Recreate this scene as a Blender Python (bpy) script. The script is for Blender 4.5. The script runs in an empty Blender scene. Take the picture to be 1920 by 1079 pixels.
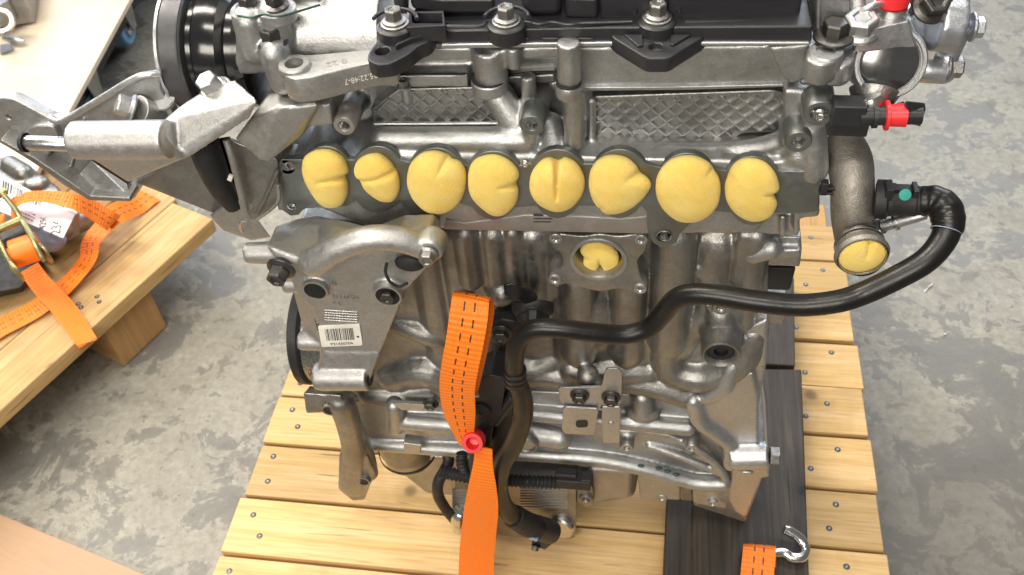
import bpy, bmesh, math, random
from mathutils import Vector, Matrix
random.seed(7)
sc = bpy.context.scene
COL = sc.collection

# ------------------------------------------------------------------ camera
F = 1800.0                                   # focal length in photo pixels (1920 wide)
Yc = Vector((353, 1935, -1800)).normalized()
Xc = Vector((14300, -610, 1800)); Xc = (Xc - Yc * Xc.dot(Yc)).normalized()
Zc = Xc.cross(Yc)
MT = Matrix((Xc, Yc, Zc))                    # camera -> world rotation
CAM = Vector((0.0858, -0.5422, 1.0679))
cam = bpy.data.cameras.new('camera'); camo = bpy.data.objects.new('camera', cam); COL.objects.link(camo)
cam.sensor_width = 36; cam.lens = F * 36 / 1920; cam.clip_start = 0.02; cam.clip_end = 100
camo.matrix_world = Matrix.Translation(CAM) @ MT.to_4x4()
cam.dof.use_dof = True; cam.dof.focus_distance = 0.76; cam.dof.aperture_fstop = 15
sc.camera = camo

# ------------------------------------------------------------------ world, lamps, exposure
w = bpy.data.worlds.new('World'); sc.world = w; w.use_nodes = True
bg = w.node_tree.nodes['Background']; bg.inputs[0].default_value = (1.0, 0.98, 0.95, 1); bg.inputs[1].default_value = 0.16

def area(name, loc, aim, sx, sy, power, col):
    l = bpy.data.lights.new(name, 'AREA'); l.shape = 'RECTANGLE'; l.size = sx; l.size_y = sy
    l.energy = power; l.color = col
    o = bpy.data.objects.new(name, l); COL.objects.link(o); o.location = loc
    o.rotation_euler = (Vector(aim) - Vector(loc)).to_track_quat('-Z', 'Y').to_euler()
    return o
area('key_and_fill_lamp', (-1.5, 0.5, 2.4), (-0.2, 0.2, 0.2), 0.35, 2.2, 68, (1.0, 0.93, 0.80))
area('key_and_fill_lamp', (-0.2, -0.9, 2.7), (0.0, 0.2, 0.2), 1.6, 0.22, 28, (1.0, 0.94, 0.84))  # added lamp, gives streak highlights on the metal
area('key_and_fill_lamp', (0.3, 0.9, 2.7), (0.0, 0.2, 0.2), 1.6, 0.18, 18, (1.0, 0.96, 0.90))  # added narrow lamp for more glints on the castings
area('key_and_fill_lamp', (-0.5, -2.3, 1.9), (0.0, 0.1, 0.3), 1.8, 0.6, 52, (1.0, 0.93, 0.82))  # added front fill below ceiling height, brightens strap and foam
area('window_light', (1.3, 3.4, 2.2), (0.6, 0.8, 0.1), 2.2, 1.4, 62, (0.80, 0.88, 1.0))
area('window_light', (-2.6, 2.6, 2.0), (-0.6, 0.6, 0.3), 1.8, 1.4, 45, (0.78, 0.87, 1.0))
vs = sc.view_settings; vs.view_transform = 'Standard'; vs.look = 'None'; vs.exposure = 0.2; vs.gamma = 1

# ------------------------------------------------------------------ measuring helpers: photo pixel -> point on a plane of the place
def ray(px, py): return MT @ Vector(((px - 960) / F, (540 - py) / F, -1))
def W(px, py, y=0.0):
    r = ray(px, py); return CAM + r * ((y - CAM.y) / r.y)
def H(px, py, z=0.0):
    r = ray(px, py); return CAM + r * ((z - CAM.z) / r.z)
def VX(px, py, x):
    r = ray(px, py); return CAM + r * ((x - CAM.x) / r.x)
def S(px, py, y=0.0):                        # metres per photo pixel at that point
    r = ray(px, py); return ((y - CAM.y) / r.y) / F
def SZ(px, py, z=0.0):
    r = ray(px, py); return ((z - CAM.z) / r.z) / F

# ------------------------------------------------------------------ materials
def mat(name):
    m = bpy.data.materials.new(name); m.use_nodes = True
    nt = m.node_tree; b = nt.nodes['Principled BSDF']
    return m, nt, b
def N(nt, t, **k):
    n = nt.nodes.new(t)
    for a, v in k.items(): setattr(n, a, v)
    return n
def setin(n, **k):
    for a, v in k.items():
        n.inputs[a.replace('_', ' ')].default_value = v
def noise(nt, vec, scale, detail=4, rough=.55, dist=0):
    n = N(nt, 'ShaderNodeTexNoise'); nt.links.new(vec, n.inputs['Vector'])
    setin(n, Scale=scale, Detail=detail, Roughness=rough, Distortion=dist); return n
def ramp(nt, fac, stops, interp='LINEAR'):
    r = N(nt, 'ShaderNodeValToRGB'); r.color_ramp.interpolation = interp
    while len(r.color_ramp.elements) < len(stops): r.color_ramp.elements.new(.5)
    for e, (p, c) in zip(r.color_ramp.elements, stops):
        e.position = p; e.color = (*c, 1) if len(c) == 3 else c
    nt.links.new(fac, r.inputs[0]); return r
def mix(nt, fac, a, b, mode='MIX'):
    n = N(nt, 'ShaderNodeMix', data_type='RGBA', blend_type=mode)
    for s, v in ((0, fac), (6, a), (7, b)):
        if hasattr(v, 'is_output'): nt.links.new(v, n.inputs[s])
        else: n.inputs[s].default_value = v if s == 0 else (*v, 1)
    return n.outputs[2]
def bump(nt, b, h, strength, dist=.001, prev=None):
    n = N(nt, 'ShaderNodeBump'); setin(n, Strength=strength, Distance=dist)
    nt.links.new(h, n.inputs['Height'])
    if prev: nt.links.new(prev.outputs[0], n.inputs['Normal'])
    nt.links.new(n.outputs[0], b.inputs['Normal']); return n
def gcoord(nt): return N(nt, 'ShaderNodeNewGeometry').outputs['Position']

def metal(name, c, rough=.4, metallic=.9, grain=.25, gscale=900, var=.25, stain=(.16, .13, .10), st=.0):
    m, nt, b = mat(name); p = gcoord(nt)
    n1 = noise(nt, p, 22, 5, .6); n2 = noise(nt, p, 160, 3)
    ns = noise(nt, p, 420, 2, .7)
    lo = tuple(x * (1 - var) for x in c); hi = tuple(min(1, x * (1 + var * .6)) for x in c)
    col = ramp(nt, n1.outputs[0], [(.3, lo), (.7, hi)]).outputs[0]
    if st:
        n3 = noise(nt, p, 9, 6, .7, .6)
        f = ramp(nt, n3.outputs[0], [(.5, (0, 0, 0)), (.72, (st, st, st))]).outputs[0]
        col = mix(nt, f, col, stain)
    if grain > .15: col = mix(nt, ramp(nt, ns.outputs[0], [(.35, (.30,) * 3), (.6, (0, 0, 0))]).outputs[0], col, tuple(x * .55 for x in c))
    nt.links.new(col, b.inputs['Base Color'])
    b.inputs['Metallic'].default_value = metallic
    r = ramp(nt, n2.outputs[0], [(.25, (rough * .8,) * 3), (.75, (min(1, rough * 1.25),) * 3)])
    nt.links.new(r.outputs[0], b.inputs['Roughness'])
    if grain:
        ng = noise(nt, p, gscale, 2, .6); bump(nt, b, ng.outputs[0], grain, .0012)
    return m
def plastic(name, c, rough=.4, grain=.1, gscale=700, spec=.5, var=.15):
    m, nt, b = mat(name); p = gcoord(nt)
    n1 = noise(nt, p, 40, 4)
    col = ramp(nt, n1.outputs[0], [(.3, tuple(x * (1 - var) for x in c)), (.7, tuple(min(1, x * (1 + var)) for x in c))])
    nt.links.new(col.outputs[0], b.inputs['Base Color'])
    r = ramp(nt, noise(nt, p, 90, 3).outputs[0], [(.3, (rough * .8,) * 3), (.7, (min(1, rough * 1.2),) * 3)])
    nt.links.new(r.outputs[0], b.inputs['Roughness']); b.inputs['Specular IOR Level'].default_value = spec
    if grain: bump(nt, b, noise(nt, p, gscale, 2).outputs[0], grain, .001)
    return m

M = {}
M['cast'] = metal('cast_aluminium', (.50, .505, .505), .45, .95, .26, 800, .2, st=.35)
M['castdark'] = metal('cast_aluminium_dull', (.37, .365, .35), .43, .96, .30, 700, .28, st=.55)
M['castbright'] = metal('cast_aluminium_clean', (.54, .545, .55), .43, .95, .20, 900, .12)
M['castblue'] = metal('cast_pump_aluminium', (.56, .58, .62), .36, .92, .14, 900, .12)  # cool tint of the window light put into the base colour
M['satin'] = metal('satin_cast_bracket', (.50, .495, .485), .48, .95, .22, 900, .1)
M['machined'] = metal('machined_face', (.26, .275, .268), .47, .95, .06, 1500, .12)  # reflection of dark green surroundings put into the base colour
M['strip'] = metal('cast_face_strip', (.44, .415, .39), .5, .9, .14, 1200, .12)
M['steel'] = metal('zinc_steel', (.62, .62, .6), .26, 1, .04, 900, .1)
M['bolt'] = metal('dark_bolt', (.10, .095, .09), .34, .85, .05, 900, .1)
M['chrome'] = metal('bright_steel', (.62, .62, .61), .2, 1, 0, 900, .05)
M['zinc'] = metal('yellow_zinc', (.36, .34, .17), .38, .9, .08, 900, .2)
M['pulley'] = metal('pulley_satin', (.09, .09, .095), .42, .75, .05, 900, .08)
M['blackgloss'] = plastic('black_gloss', (.010, .010, .011), .16, .02)
M['black'] = plastic('black_plastic', (.020, .020, .023), .38, .12, 900)
M['blackmatt'] = plastic('black_matt', (.014, .014, .015), .6, .15, 600)
M['pipe'] = metal('frosted_pipe', (.34, .315, .28), .55, .85, .35, 800, .2)
M['domecap'] = metal('dark_dome_cap', (.20, .20, .20), .18, .9, 0)
M['hose'] = plastic('black_rubber_hose', (.008, .0075, .007), .34, .10, 500, .4)
M['bore'] = metal('hole_shade', (.05, .05, .05), .35, .9, 0)  # near-black, paints the shade inside holes
M['red'] = plastic('red_cap', (.75, .025, .03), .38, .03)
M['white'] = plastic('label_white', (.78, .75, .68), .5, .02)
M['tagwhite'] = plastic('tag_paper', (.80, .76, .76), .6, .02)
M['ink'] = plastic('ink', (.03, .03, .03), .6, 0)
M['teal'] = plastic('teal_paint', (.03, .33, .26), .55, .02)
M['gasket'] = plastic('green_gasket', (.004, .05, .034), .5, 0)
M['blue'] = plastic('blue_plastic', (.16, .34, .58), .4, 0)
M['bluegrey'] = plastic('blue_grey', (.26, .33, .46), .45, 0)

def foam():
    m, nt, b = mat('yellow_foam'); p = gcoord(nt)
    c = ramp(nt, noise(nt, p, 45, 5, .6).outputs[0], [(.3, (.97, .65, .14)), (.7, (.99, .755, .25))]).outputs[0]
    c = mix(nt, ramp(nt, noise(nt, p, 1500, 1).outputs[0], [(.58, (0, 0, 0)), (.72, (.5, .5, .5))]).outputs[0], c, (.80, .46, .05))
    nt.links.new(c, b.inputs['Base Color'])
    setin(b, Roughness=.9); b.inputs['Specular IOR Level'].default_value = .15
    b.inputs['Subsurface Weight'].default_value = .4; b.inputs['Subsurface Radius'].default_value = (.009, .005, .0015)
    b.inputs['Sheen Weight'].default_value = .5; b.inputs['Sheen Tint'].default_value = (1, .85, .4, 1)
    bump(nt, b, noise(nt, p, 750, 4, .75).outputs[0], .9, .0014)
    return m
M['foam'] = foam()

def strapmat():
    m, nt, b = mat('orange_webbing')
    uv = N(nt, 'ShaderNodeUVMap').outputs[0]
    sep = N(nt, 'ShaderNodeSeparateXYZ'); nt.links.new(uv, sep.inputs[0])
    def math_(op, a, v=None, v2=None):
        n = N(nt, 'ShaderNodeMath', operation=op)
        if hasattr(a, 'is_output'): nt.links.new(a, n.inputs[0])
        else: n.inputs[0].default_value = a
        if v is not None:
            if hasattr(v, 'is_output'): nt.links.new(v, n.inputs[1])
            else: n.inputs[1].default_value = v
        if v2 is not None: n.inputs[2].default_value = v2
        return n.outputs[0]
    u, v = sep.outputs[0], sep.outputs[1]
    d1 = math_('LESS_THAN', math_('ABSOLUTE', math_('SUBTRACT', u, .36)), .022)
    d2 = math_('LESS_THAN', math_('ABSOLUTE', math_('SUBTRACT', u, .64)), .022)
    line = math_('MAXIMUM', d1, d2)
    dash = math_('LESS_THAN', math_('FRACT', math_('MULTIPLY', v, 75)), .55)
    mask = math_('MULTIPLY', line, dash)
    n = noise(nt, uv, 30, 4)
    c = ramp(nt, n.outputs[0], [(.3, (1.0, .195, .008)), (.7, (1.0, .24, .014))]).outputs[0]
    c = mix(nt, mask, c, (.05, .02, .015))
    nt.links.new(c, b.inputs['Base Color']); setin(b, Roughness=.42)
    s = math_('SINE', math_('MULTIPLY', v, 2 * math.pi * 195))
    s2 = math_('SINE', math_('MULTIPLY', u, 2 * math.pi * 22))
    h = math_('ADD', s, math_('MULTIPLY', s2, .35))
    bump(nt, b, h, .42, .0008)
    return m
M['strap'] = strapmat()

def woodmat(name, stops, dark, along=2.2, across=55, stain=.3, rough=.62):
    m, nt, b = mat(name)
    uv = N(nt, 'ShaderNodeUVMap').outputs[0]
    oi = N(nt, 'ShaderNodeObjectInfo')
    add = N(nt, 'ShaderNodeVectorMath', operation='ADD'); nt.links.new(uv, add.inputs[0])
    mu = N(nt, 'ShaderNodeVectorMath', operation='SCALE'); nt.links.new(oi.outputs['Random'], mu.inputs['Scale']); mu.inputs[0].default_value = (13, 7, 3)
    nt.links.new(mu.outputs[0], add.inputs[1])
    mp = N(nt, 'ShaderNodeMapping'); nt.links.new(add.outputs[0], mp.inputs[0]); mp.inputs['Scale'].default_value = (along, across, 1)
    g = noise(nt, mp.outputs[0], 1, 6, .62, .6)
    mp2 = N(nt, 'ShaderNodeMapping'); nt.links.new(add.outputs[0], mp2.inputs[0]); mp2.inputs['Scale'].default_value = (14, 320, 1)
    fine = noise(nt, mp2.outputs[0], 1, 3, .6)
    big = noise(nt, add.outputs[0], 5, 5, .65, .8)
    c = ramp(nt, g.outputs[0], stops).outputs[0]
    c = mix(nt, ramp(nt, fine.outputs[0], [(.42, (0, 0, 0)), (.75, (.5, .5, .5))]).outputs[0], c, dark)
    c = mix(nt, ramp(nt, big.outputs[0], [(.5, (0, 0, 0)), (.75, (stain,) * 3)]).outputs[0], c, dark)
    # knots
    vo = N(nt, 'ShaderNodeTexVoronoi', voronoi_dimensions='2D'); setin(vo, Scale=4.2); nt.links.new(add.outputs[0], vo.inputs['Vector'])
    k = ramp(nt, vo.outputs['Distance'], [(.0, (.85,) * 3), (.022, (.75,) * 3), (.045, (.18,) * 3), (.10, (0, 0, 0))]).outputs[0]
    c = mix(nt, k, c, tuple(x * .5 for x in dark))
    mp3 = N(nt, 'ShaderNodeMapping'); nt.links.new(add.outputs[0], mp3.inputs[0]); mp3.inputs['Scale'].default_value = (9, 190, 1)
    ck = noise(nt, mp3.outputs[0], 1, 2, .4)
    c = mix(nt, ramp(nt, ck.outputs[0], [(.70, (0, 0, 0)), (.74, (.6,) * 3)]).outputs[0], c, tuple(x * .35 for x in dark))
    br = N(nt, 'ShaderNodeHueSaturation'); nt.links.new(c, br.inputs['Color'])
    mr = N(nt, 'ShaderNodeMapRange'); nt.links.new(oi.outputs['Random'], mr.inputs[0]); mr.inputs[3].default_value = .78; mr.inputs[4].default_value = 1.12
    nt.links.new(mr.outputs[0], br.inputs['Value'])
    nt.links.new(br.outputs[0], b.inputs['Base Color']); setin(b, Roughness=rough); b.inputs['Specular IOR Level'].default_value = .3
    bb = bump(nt, b, g.outputs[0], .35, .001); bump(nt, b, fine.outputs[0], .3, .0006, bb)
    return m
M['pine'] = woodmat('pallet_pine', [(.22, (.46, .29, .12)), (.42, (.62, .41, .165)), (.6, (.71, .48, .235)), (.8, (.77, .56, .30))], (.33, .195, .08), stain=.5)
M['pineblock'] = woodmat('pallet_block_pine', [(.25, (.36, .20, .075)), (.5, (.46, .27, .11)), (.75, (.52, .32, .14))], (.22, .11, .04), 3, 60, .4)
M['darkwood'] = woodmat('dark_stained_board', [(.25, (.028, .023, .020)), (.48, (.055, .046, .040)), (.66, (.085, .070, .056)), (.80, (.17, .13, .085))], (.014, .012, .011), 2.5, 75, .35, .55)
M['plywood'] = woodmat('plywood_sheet', [(.25, (.43, .275, .165)), (.5, (.46, .295, .18)), (.75, (.49, .32, .20))], (.39, .245, .145), 2, 9, .2, .5)
M['lightply'] = woodmat('pale_board', [(.25, (.70, .56, .42)), (.5, (.78, .66, .52)), (.75, (.82, .71, .58))], (.58, .42, .25), 2, 9, .45, .28)

def concrete():
    m, nt, b = mat('worn_concrete'); p = gcoord(nt)
    a = noise(nt, p, 9.5, 12, .69, .5); a2 = noise(nt, p, 3.2, 8, .62, .4); f = noise(nt, p, 75, 6, .7); sp = noise(nt, p, 45, 4, .6)
    base = ramp(nt, a2.outputs[0], [(.32, (.25, .233, .19)), (.68, (.39, .37, .308))]).outputs[0]
    am = N(nt, 'ShaderNodeMath', operation='MULTIPLY_ADD'); nt.links.new(a2.outputs[0], am.inputs[0]); am.inputs[1].default_value = .55; nt.links.new(a.outputs[0], am.inputs[2])
    patch = ramp(nt, am.outputs[0], [(.77, (0, 0, 0)), (.79, (.7,) * 3), (.90, (.95,) * 3)]).outputs[0]
    c = mix(nt, patch, base, (.138, .133, .120))
    edge = ramp(nt, am.outputs[0], [(.745, (0, 0, 0)), (.765, (.4,) * 3), (.775, (0, 0, 0))]).outputs[0]
    c = mix(nt, edge, c, (.40, .38, .33))
    pb = noise(nt, p, 24, 9, .68, .4)
    c = mix(nt, ramp(nt, pb.outputs[0], [(.57, (0, 0, 0)), (.60, (.6,) * 3)]).outputs[0], c, (.125, .113, .10))
    c = mix(nt, ramp(nt, pb.outputs[0], [(.36, (.5,) * 3), (.40, (0, 0, 0))]).outputs[0], c, (.40, .37, .31))
    c = mix(nt, ramp(nt, sp.outputs[0], [(.66, (0, 0, 0)), (.70, (.65,) * 3)]).outputs[0], c, (.085, .075, .066))
    c = mix(nt, ramp(nt, f.outputs[0], [(.36, (.55,) * 3), (.62, (0, 0, 0))]).outputs[0], c, (.165, .152, .128))
    # lower right floor darkened in the colour: stain plus painted falloff of the light
    mpg = N(nt, 'ShaderNodeSeparateXYZ'); nt.links.new(p, mpg.inputs[0])
    dn = noise(nt, p, 2.2, 6, .6)
    s = N(nt, 'ShaderNodeMath', operation='MULTIPLY_ADD'); nt.links.new(mpg.outputs[1], s.inputs[0]); s.inputs[1].default_value = -.9
    nt.links.new(dn.outputs[0], s.inputs[2])
    s2 = N(nt, 'ShaderNodeMath', operation='MULTIPLY_ADD'); nt.links.new(mpg.outputs[0], s2.inputs[0]); s2.inputs[1].default_value = .55; nt.links.new(s.outputs[0], s2.inputs[2])
    c = mix(nt, ramp(nt, s2.outputs[0], [(.28, (0, 0, 0)), (.60, (.62,) * 3)]).outputs[0], c, (.11, .099, .085))
    nt.links.new(c, b.inputs['Base Color'])
    r = ramp(nt, a.outputs[0], [(.4, (.55,) * 3), (.6, (.38,) * 3)]); nt.links.new(r.outputs[0], b.inputs['Roughness'])
    bb = bump(nt, b, a.outputs[0], .25, .004); bump(nt, b, f.outputs[0], .25, .0015, bb)
    return m
M['concrete'] = concrete()

# ------------------------------------------------------------------ raw geometry: every g_ function returns (verts, faces)
def join(*gs):
    V, Fs = [], []
    for v, f in gs:
        o = len(V); V += list(v); Fs += [tuple(i + o for i in q) for q in f]
    return V, Fs
def frame(n):
    n = Vector(n).normalized()
    u = n.orthogonal().normalized() if abs(n.z) > .95 else Vector((0, 0, 1)).cross(n).normalized()
    return u, n.cross(u), n
def g_lathe(prof, o, axis, seg=32, cap0=True, cap1=True):
    """prof: list of (radius, height along axis)."""
    o = Vector(o); u, v, n = frame(axis); V, Fs = [], []
    for r, h in prof:
        for i in range(seg):
            a = 2 * math.pi * i / seg
            V.append(o + n * h + (u * math.cos(a) + v * math.sin(a)) * r)
    for j in range(len(prof) - 1):
        for i in range(seg):
            k = (i + 1) % seg
            Fs.append((j * seg + i, j * seg + k, (j + 1) * seg + k, (j + 1) * seg + i))
    if cap0: Fs.append(tuple(reversed(range(seg))))
    if cap1: Fs.append(tuple((len(prof) - 1) * seg + i for i in range(seg)))
    return V, Fs
def g_cyl(a, b, r0, r1=None, seg=28, ch=.0):
    a, b = Vector(a), Vector(b); r1 = r0 if r1 is None else r1; L = (b - a).length
    c = ch
    prof = [(r0 - c, 0), (r0, c), (r1, L - c), (r1 - c, L)] if c else [(r0, 0), (r1, L)]
    return g_lathe(prof, a, b - a, seg)
def cat(pts, n=8):
    """Catmull-Rom through the points."""
    P = [Vector(p) for p in pts]
    if len(P) < 3: return P
    P = [P[0] * 2 - P[1]] + P + [P[-1] * 2 - P[-2]]; out = []
    for i in range(1, len(P) - 2):
        for k in range(n):
            t = k / n; a, b, c, d = P[i - 1], P[i], P[i + 1], P[i + 2]
            out.append(.5 * ((2 * b) + (c - a) * t + (2 * a - 5 * b + 4 * c - d) * t * t + (3 * b - a - 3 * c + d) * t ** 3))
    out.append(P[-2]); return out
def g_tube(pts, r, seg=14, n=8, smooth=True, rib=None, ends=True):
    """swept round tube; r a number or a list (one per given point); rib=(period, depth) corrugates."""
    P = [Vector(p) for p in pts]
    rs = r if isinstance(r, (list, tuple)) else [r] * len(P)
    if smooth and len(P) > 2:
        R3 = [Vector((x, 0, 0)) for x in rs]; P2 = cat(P, n); rr = [q.x for q in cat(R3, n)]
    else: P2, rr = P, list(rs)
    if rib:
        Q, q = [], []; acc = 0
        per, dep = rib
        for i in range(len(P2) - 1):
            L = (P2[i + 1] - P2[i]).length; k = max(1, int(L / (per / 6)))
            for j in range(k):
                t = j / k; s = acc + L * t
                Q.append(P2[i].lerp(P2[i + 1], t)); q.append(rr[i] * (1 - t) + rr[i + 1] * t + dep * (.5 + .5 * math.sin(2 * math.pi * s / per)) - dep)
            acc += L
        Q.append(P2[-1]); q.append(rr[-1]); P2, rr = Q, q
    V, Fs = [], []; t0 = (P2[1] - P2[0]).normalized(); u = t0.orthogonal().normalized()
    for i, p in enumerate(P2):
        t = (P2[min(i + 1, len(P2) - 1)] - P2[max(i - 1, 0)]).normalized()
        u = (u - t * u.dot(t)).normalized(); v = t.cross(u)
        for k in range(seg):
            a = 2 * math.pi * k / seg; V.append(p + (u * math.cos(a) + v * math.sin(a)) * rr[i])
    for j in range(len(P2) - 1):
        for k in range(seg):
            l = (k + 1) % seg; Fs.append((j * seg + k, j * seg + l, (j + 1) * seg + l, (j + 1) * seg + k))
    if ends:
        Fs.append(tuple(reversed(range(seg)))); Fs.append(tuple((len(P2) - 1) * seg + k for k in range(seg)))
    return V, Fs
def g_capsule(pts, r, seg=12, n=6):
    gs = [g_tube(pts, r, seg, n)]
    rs = r if isinstance(r, (list, tuple)) else [r] * len(pts)
    gs += [g_sphere(pts[0], rs[0]), g_sphere(pts[-1], rs[-1])]
    return join(*gs)
def g_sphere(c, r, sx=(1, 1, 1), seg=14, rings=9):
    c = Vector(c); V = [c + Vector((0, 0, r * sx[2]))]; Fs = []
    for j in range(1, rings):
        th = math.pi * j / rings
        for i in range(seg):
            a = 2 * math.pi * i / seg
            V.append(c + Vector((r * sx[0] * math.sin(th) * math.cos(a), r * sx[1] * math.sin(th) * math.sin(a), r * sx[2] * math.cos(th))))
    V.append(c - Vector((0, 0, r * sx[2])))
    for i in range(seg):
        k = (i + 1) % seg; Fs.append((0, 1 + i, 1 + k)); b = 1 + (rings - 2) * seg; Fs.append((b + k, b + i, len(V) - 1))
    for j in range(rings - 2):
        for i in range(seg):
            k = (i + 1) % seg; a = 1 + j * seg; Fs.append((a + i, a + seg + i, a + seg + k, a + k))
    return V, Fs
def g_ext(front, vec):
    """extrude a 3-D outline by a vector (closed solid)."""
    front = [Vector(p) for p in front]; vec = Vector(vec); n = len(front)
    nrm = Vector((0, 0, 0))
    for i in range(n): nrm += front[i].cross(front[(i + 1) % n])
    if nrm.dot(vec) > 0: front = front[::-1]
    V = front + [p + vec for p in front]
    Fs = [tuple(range(n)), tuple(reversed(range(n, 2 * n)))]
    for i in range(n):
        k = (i + 1) % n; Fs.append((k, i, n + i, n + k))
    return V, Fs
def g_prism(px, y, depth): return g_ext([W(a, b, y) for a, b in px], (0, depth, 0))
def g_slab(px, z, thick): return g_ext([H(a, b, z) for a, b in px], (0, 0, -thick))
def g_box(c, s, rot=None):
    c = Vector(c); V = [Vector((x * s[0] / 2, y * s[1] / 2, z * s[2] / 2)) for x in (-1, 1) for y in (-1, 1) for z in (-1, 1)]
    if rot: V = [rot @ v for v in V]
    V = [c + v for v in V]
    return V, [(0, 1, 3, 2), (4, 6, 7, 5), (0, 4, 5, 1), (2, 3, 7, 6), (0, 2, 6, 4), (1, 5, 7, 3)]
def g_hull(pts):
    bm = bmesh.new(); vs = [bm.verts.new(p) for p in pts]
    r = bmesh.ops.convex_hull(bm, input=vs)
    bad = [g for g in r['geom_interior'] + r['geom_unused'] if isinstance(g, bmesh.types.BMVert)]
    if bad: bmesh.ops.delete(bm, geom=list(set(bad)), context='VERTS')
    bmesh.ops.dissolve_limit(bm, angle_limit=.02, verts=bm.verts[:], edges=bm.edges[:])
    bm.verts.ensure_lookup_table(); bm.verts.index_update()
    V = [v.co.copy() for v in bm.verts]; Fs = [tuple(v.index for v in f.verts) for f in bm.faces]; bm.free(); return V, Fs
def hullpx(pts): return g_hull([W(*p) for p in pts])
def rnd(pts, r, n=4):
    """round the corners of a 2-D outline; r one radius (same units) or list."""
    out = []; L = len(pts)
    for i in range(L):
        a, b, c = Vector(pts[i - 1]), Vector(pts[i]), Vector(pts[(i + 1) % L])
        d1, d2 = (a - b), (c - b); l1, l2 = d1.length, d2.length
        if l1 < 1e-9 or l2 < 1e-9: continue
        rr = r[i] if isinstance(r, (list, tuple)) else r
        k = min(rr, l1 * .49, l2 * .49); p, q = b + d1 / l1 * k, b + d2 / l2 * k
        if k <= 0: out.append(tuple(b)); continue
        for j in range(n + 1):
            t = j / n; out.append(tuple(p * (1 - t) ** 2 + b * 2 * t * (1 - t) + q * t * t))
    return out
def smooth2(pts, n=6):
    """closed Catmull-Rom outline."""
    P = [Vector(p) for p in pts]; L = len(P); out = []
    for i in range(L):
        a, b, c, d = P[i - 1], P[i], P[(i + 1) % L], P[(i + 2) % L]
        for k in range(n):
            t = k / n
            out.append(tuple(.5 * ((2 * b) + (c - a) * t + (2 * a - 5 * b + 4 * c - d) * t * t + (3 * b - a - 3 * c + d) * t ** 3)))
    return out
def circ(cx, cy, rx, ry=None, n=28, a0=0, a1=2 * math.pi):
    ry = rx if ry is None else ry; full = abs(a1 - a0 - 2 * math.pi) < 1e-6
    k = n if full else n + 1
    return [(cx + rx * math.cos(a0 + (a1 - a0) * i / n), cy + ry * math.sin(a0 + (a1 - a0) * i / n)) for i in range(k)]

# ------------------------------------------------------------------ objects
def place(o, parent):
    if parent is not None:
        o.parent = parent
        if parent.type == 'EMPTY': o.location = o.location - parent.location
def finish(me, angle=38):
    for p in me.polygons: p.use_smooth = True
    me.set_sharp_from_angle(angle=math.radians(angle))
def mk(name, g, m, parent=None, bev=0, seg=2, angle=38, remesh=None, iters=4):
    V, Fs = g; me = bpy.data.meshes.new(name); me.from_pydata([tuple(v) for v in V], [], Fs)
    bm = bmesh.new(); bm.from_mesh(me); bmesh.ops.recalc_face_normals(bm, faces=bm.faces[:]) if not remesh else None
    bm.to_mesh(me); bm.free(); me.update()
    o = bpy.data.objects.new(name, me); COL.objects.link(o)
    me.materials.append(M[m] if isinstance(m, str) else m)
    if remesh:
        r = o.modifiers.new('r', 'REMESH'); r.mode = 'VOXEL'; r.voxel_size = remesh; r.use_smooth_shade = True
        s = o.modifiers.new('s', 'SMOOTH'); s.factor = .5; s.iterations = iters
        dg = bpy.context.evaluated_depsgraph_get(); m2 = bpy.data.meshes.new_from_object(o.evaluated_get(dg)); o.modifiers.clear(); o.data = m2; m2.name = name
        for p in m2.polygons: p.use_smooth = True
    else:
        finish(me, angle)
        if bev:
            b = o.modifiers.new('bevel', 'BEVEL'); b.width = bev; b.segments = seg; b.limit_method = 'ANGLE'; b.angle_limit = math.radians(32); b.harden_normals = True
    place(o, parent); return o
def flat(name, outer, holes, o, u, v, thick, m, parent=None, bev=.0008, res=2):
    """plate from a 2-D outline with holes; outline lies in the plane o+u,v ; solid goes back along -(u x v)."""
    cu = bpy.data.curves.new(name, 'CURVE'); cu.dimensions = '2D'; cu.fill_mode = 'BOTH'
    for pts in [outer] + list(holes):
        s = cu.splines.new('POLY'); s.points.add(len(pts) - 1); s.use_cyclic_u = True
        for q, p in zip(s.points, pts): q.co = (p[0], p[1], 0, 1)
    cu.extrude = max(thick / 2 - bev, 1e-5); cu.bevel_depth = bev; cu.bevel_resolution = res; cu.offset = -bev
    t = bpy.data.objects.new('t', cu); COL.objects.link(t)
    dg = bpy.context.evaluated_depsgraph_get(); me = bpy.data.meshes.new_from_object(t.evaluated_get(dg))
    bpy.data.objects.remove(t); bpy.data.curves.remove(cu)
    u, v = Vector(u).normalized(), Vector(v).normalized(); n = u.cross(v)
    X = Matrix((u, v, n)).transposed().to_4x4(); X.translation = Vector(o) - n * (thick / 2)
    me.transform(X)
    bm = bmesh.new(); bm.from_mesh(me); bmesh.ops.remove_doubles(bm, verts=bm.verts[:], dist=1e-6)
    bmesh.ops.recalc_face_normals(bm, faces=bm.faces[:]); bm.to_mesh(me); bm.free()
    me.materials.clear(); me.materials.append(M[m]); finish(me, 30); me.name = name
    ob = bpy.data.objects.new(name, me); COL.objects.link(ob); place(ob, parent); return ob
def flatY(name, px, y, thick, m, parent=None, holes=(), bev=.0008):
    """vertical plate facing the camera side; px outline, holes (px,py,r_px)."""
    o = [(W(a, b, y).x, W(a, b, y).z) for a, b in px]; hs = []
    for h in holes:
        c = W(h[0], h[1], y); r = h[2] * S(h[0], h[1], y); hs.append(circ(c.x, c.z, r, n=24))
    return flat(name, o, hs, (0, y, 0), (1, 0, 0), (0, 0, 1), thick, m, parent, bev)
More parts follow.
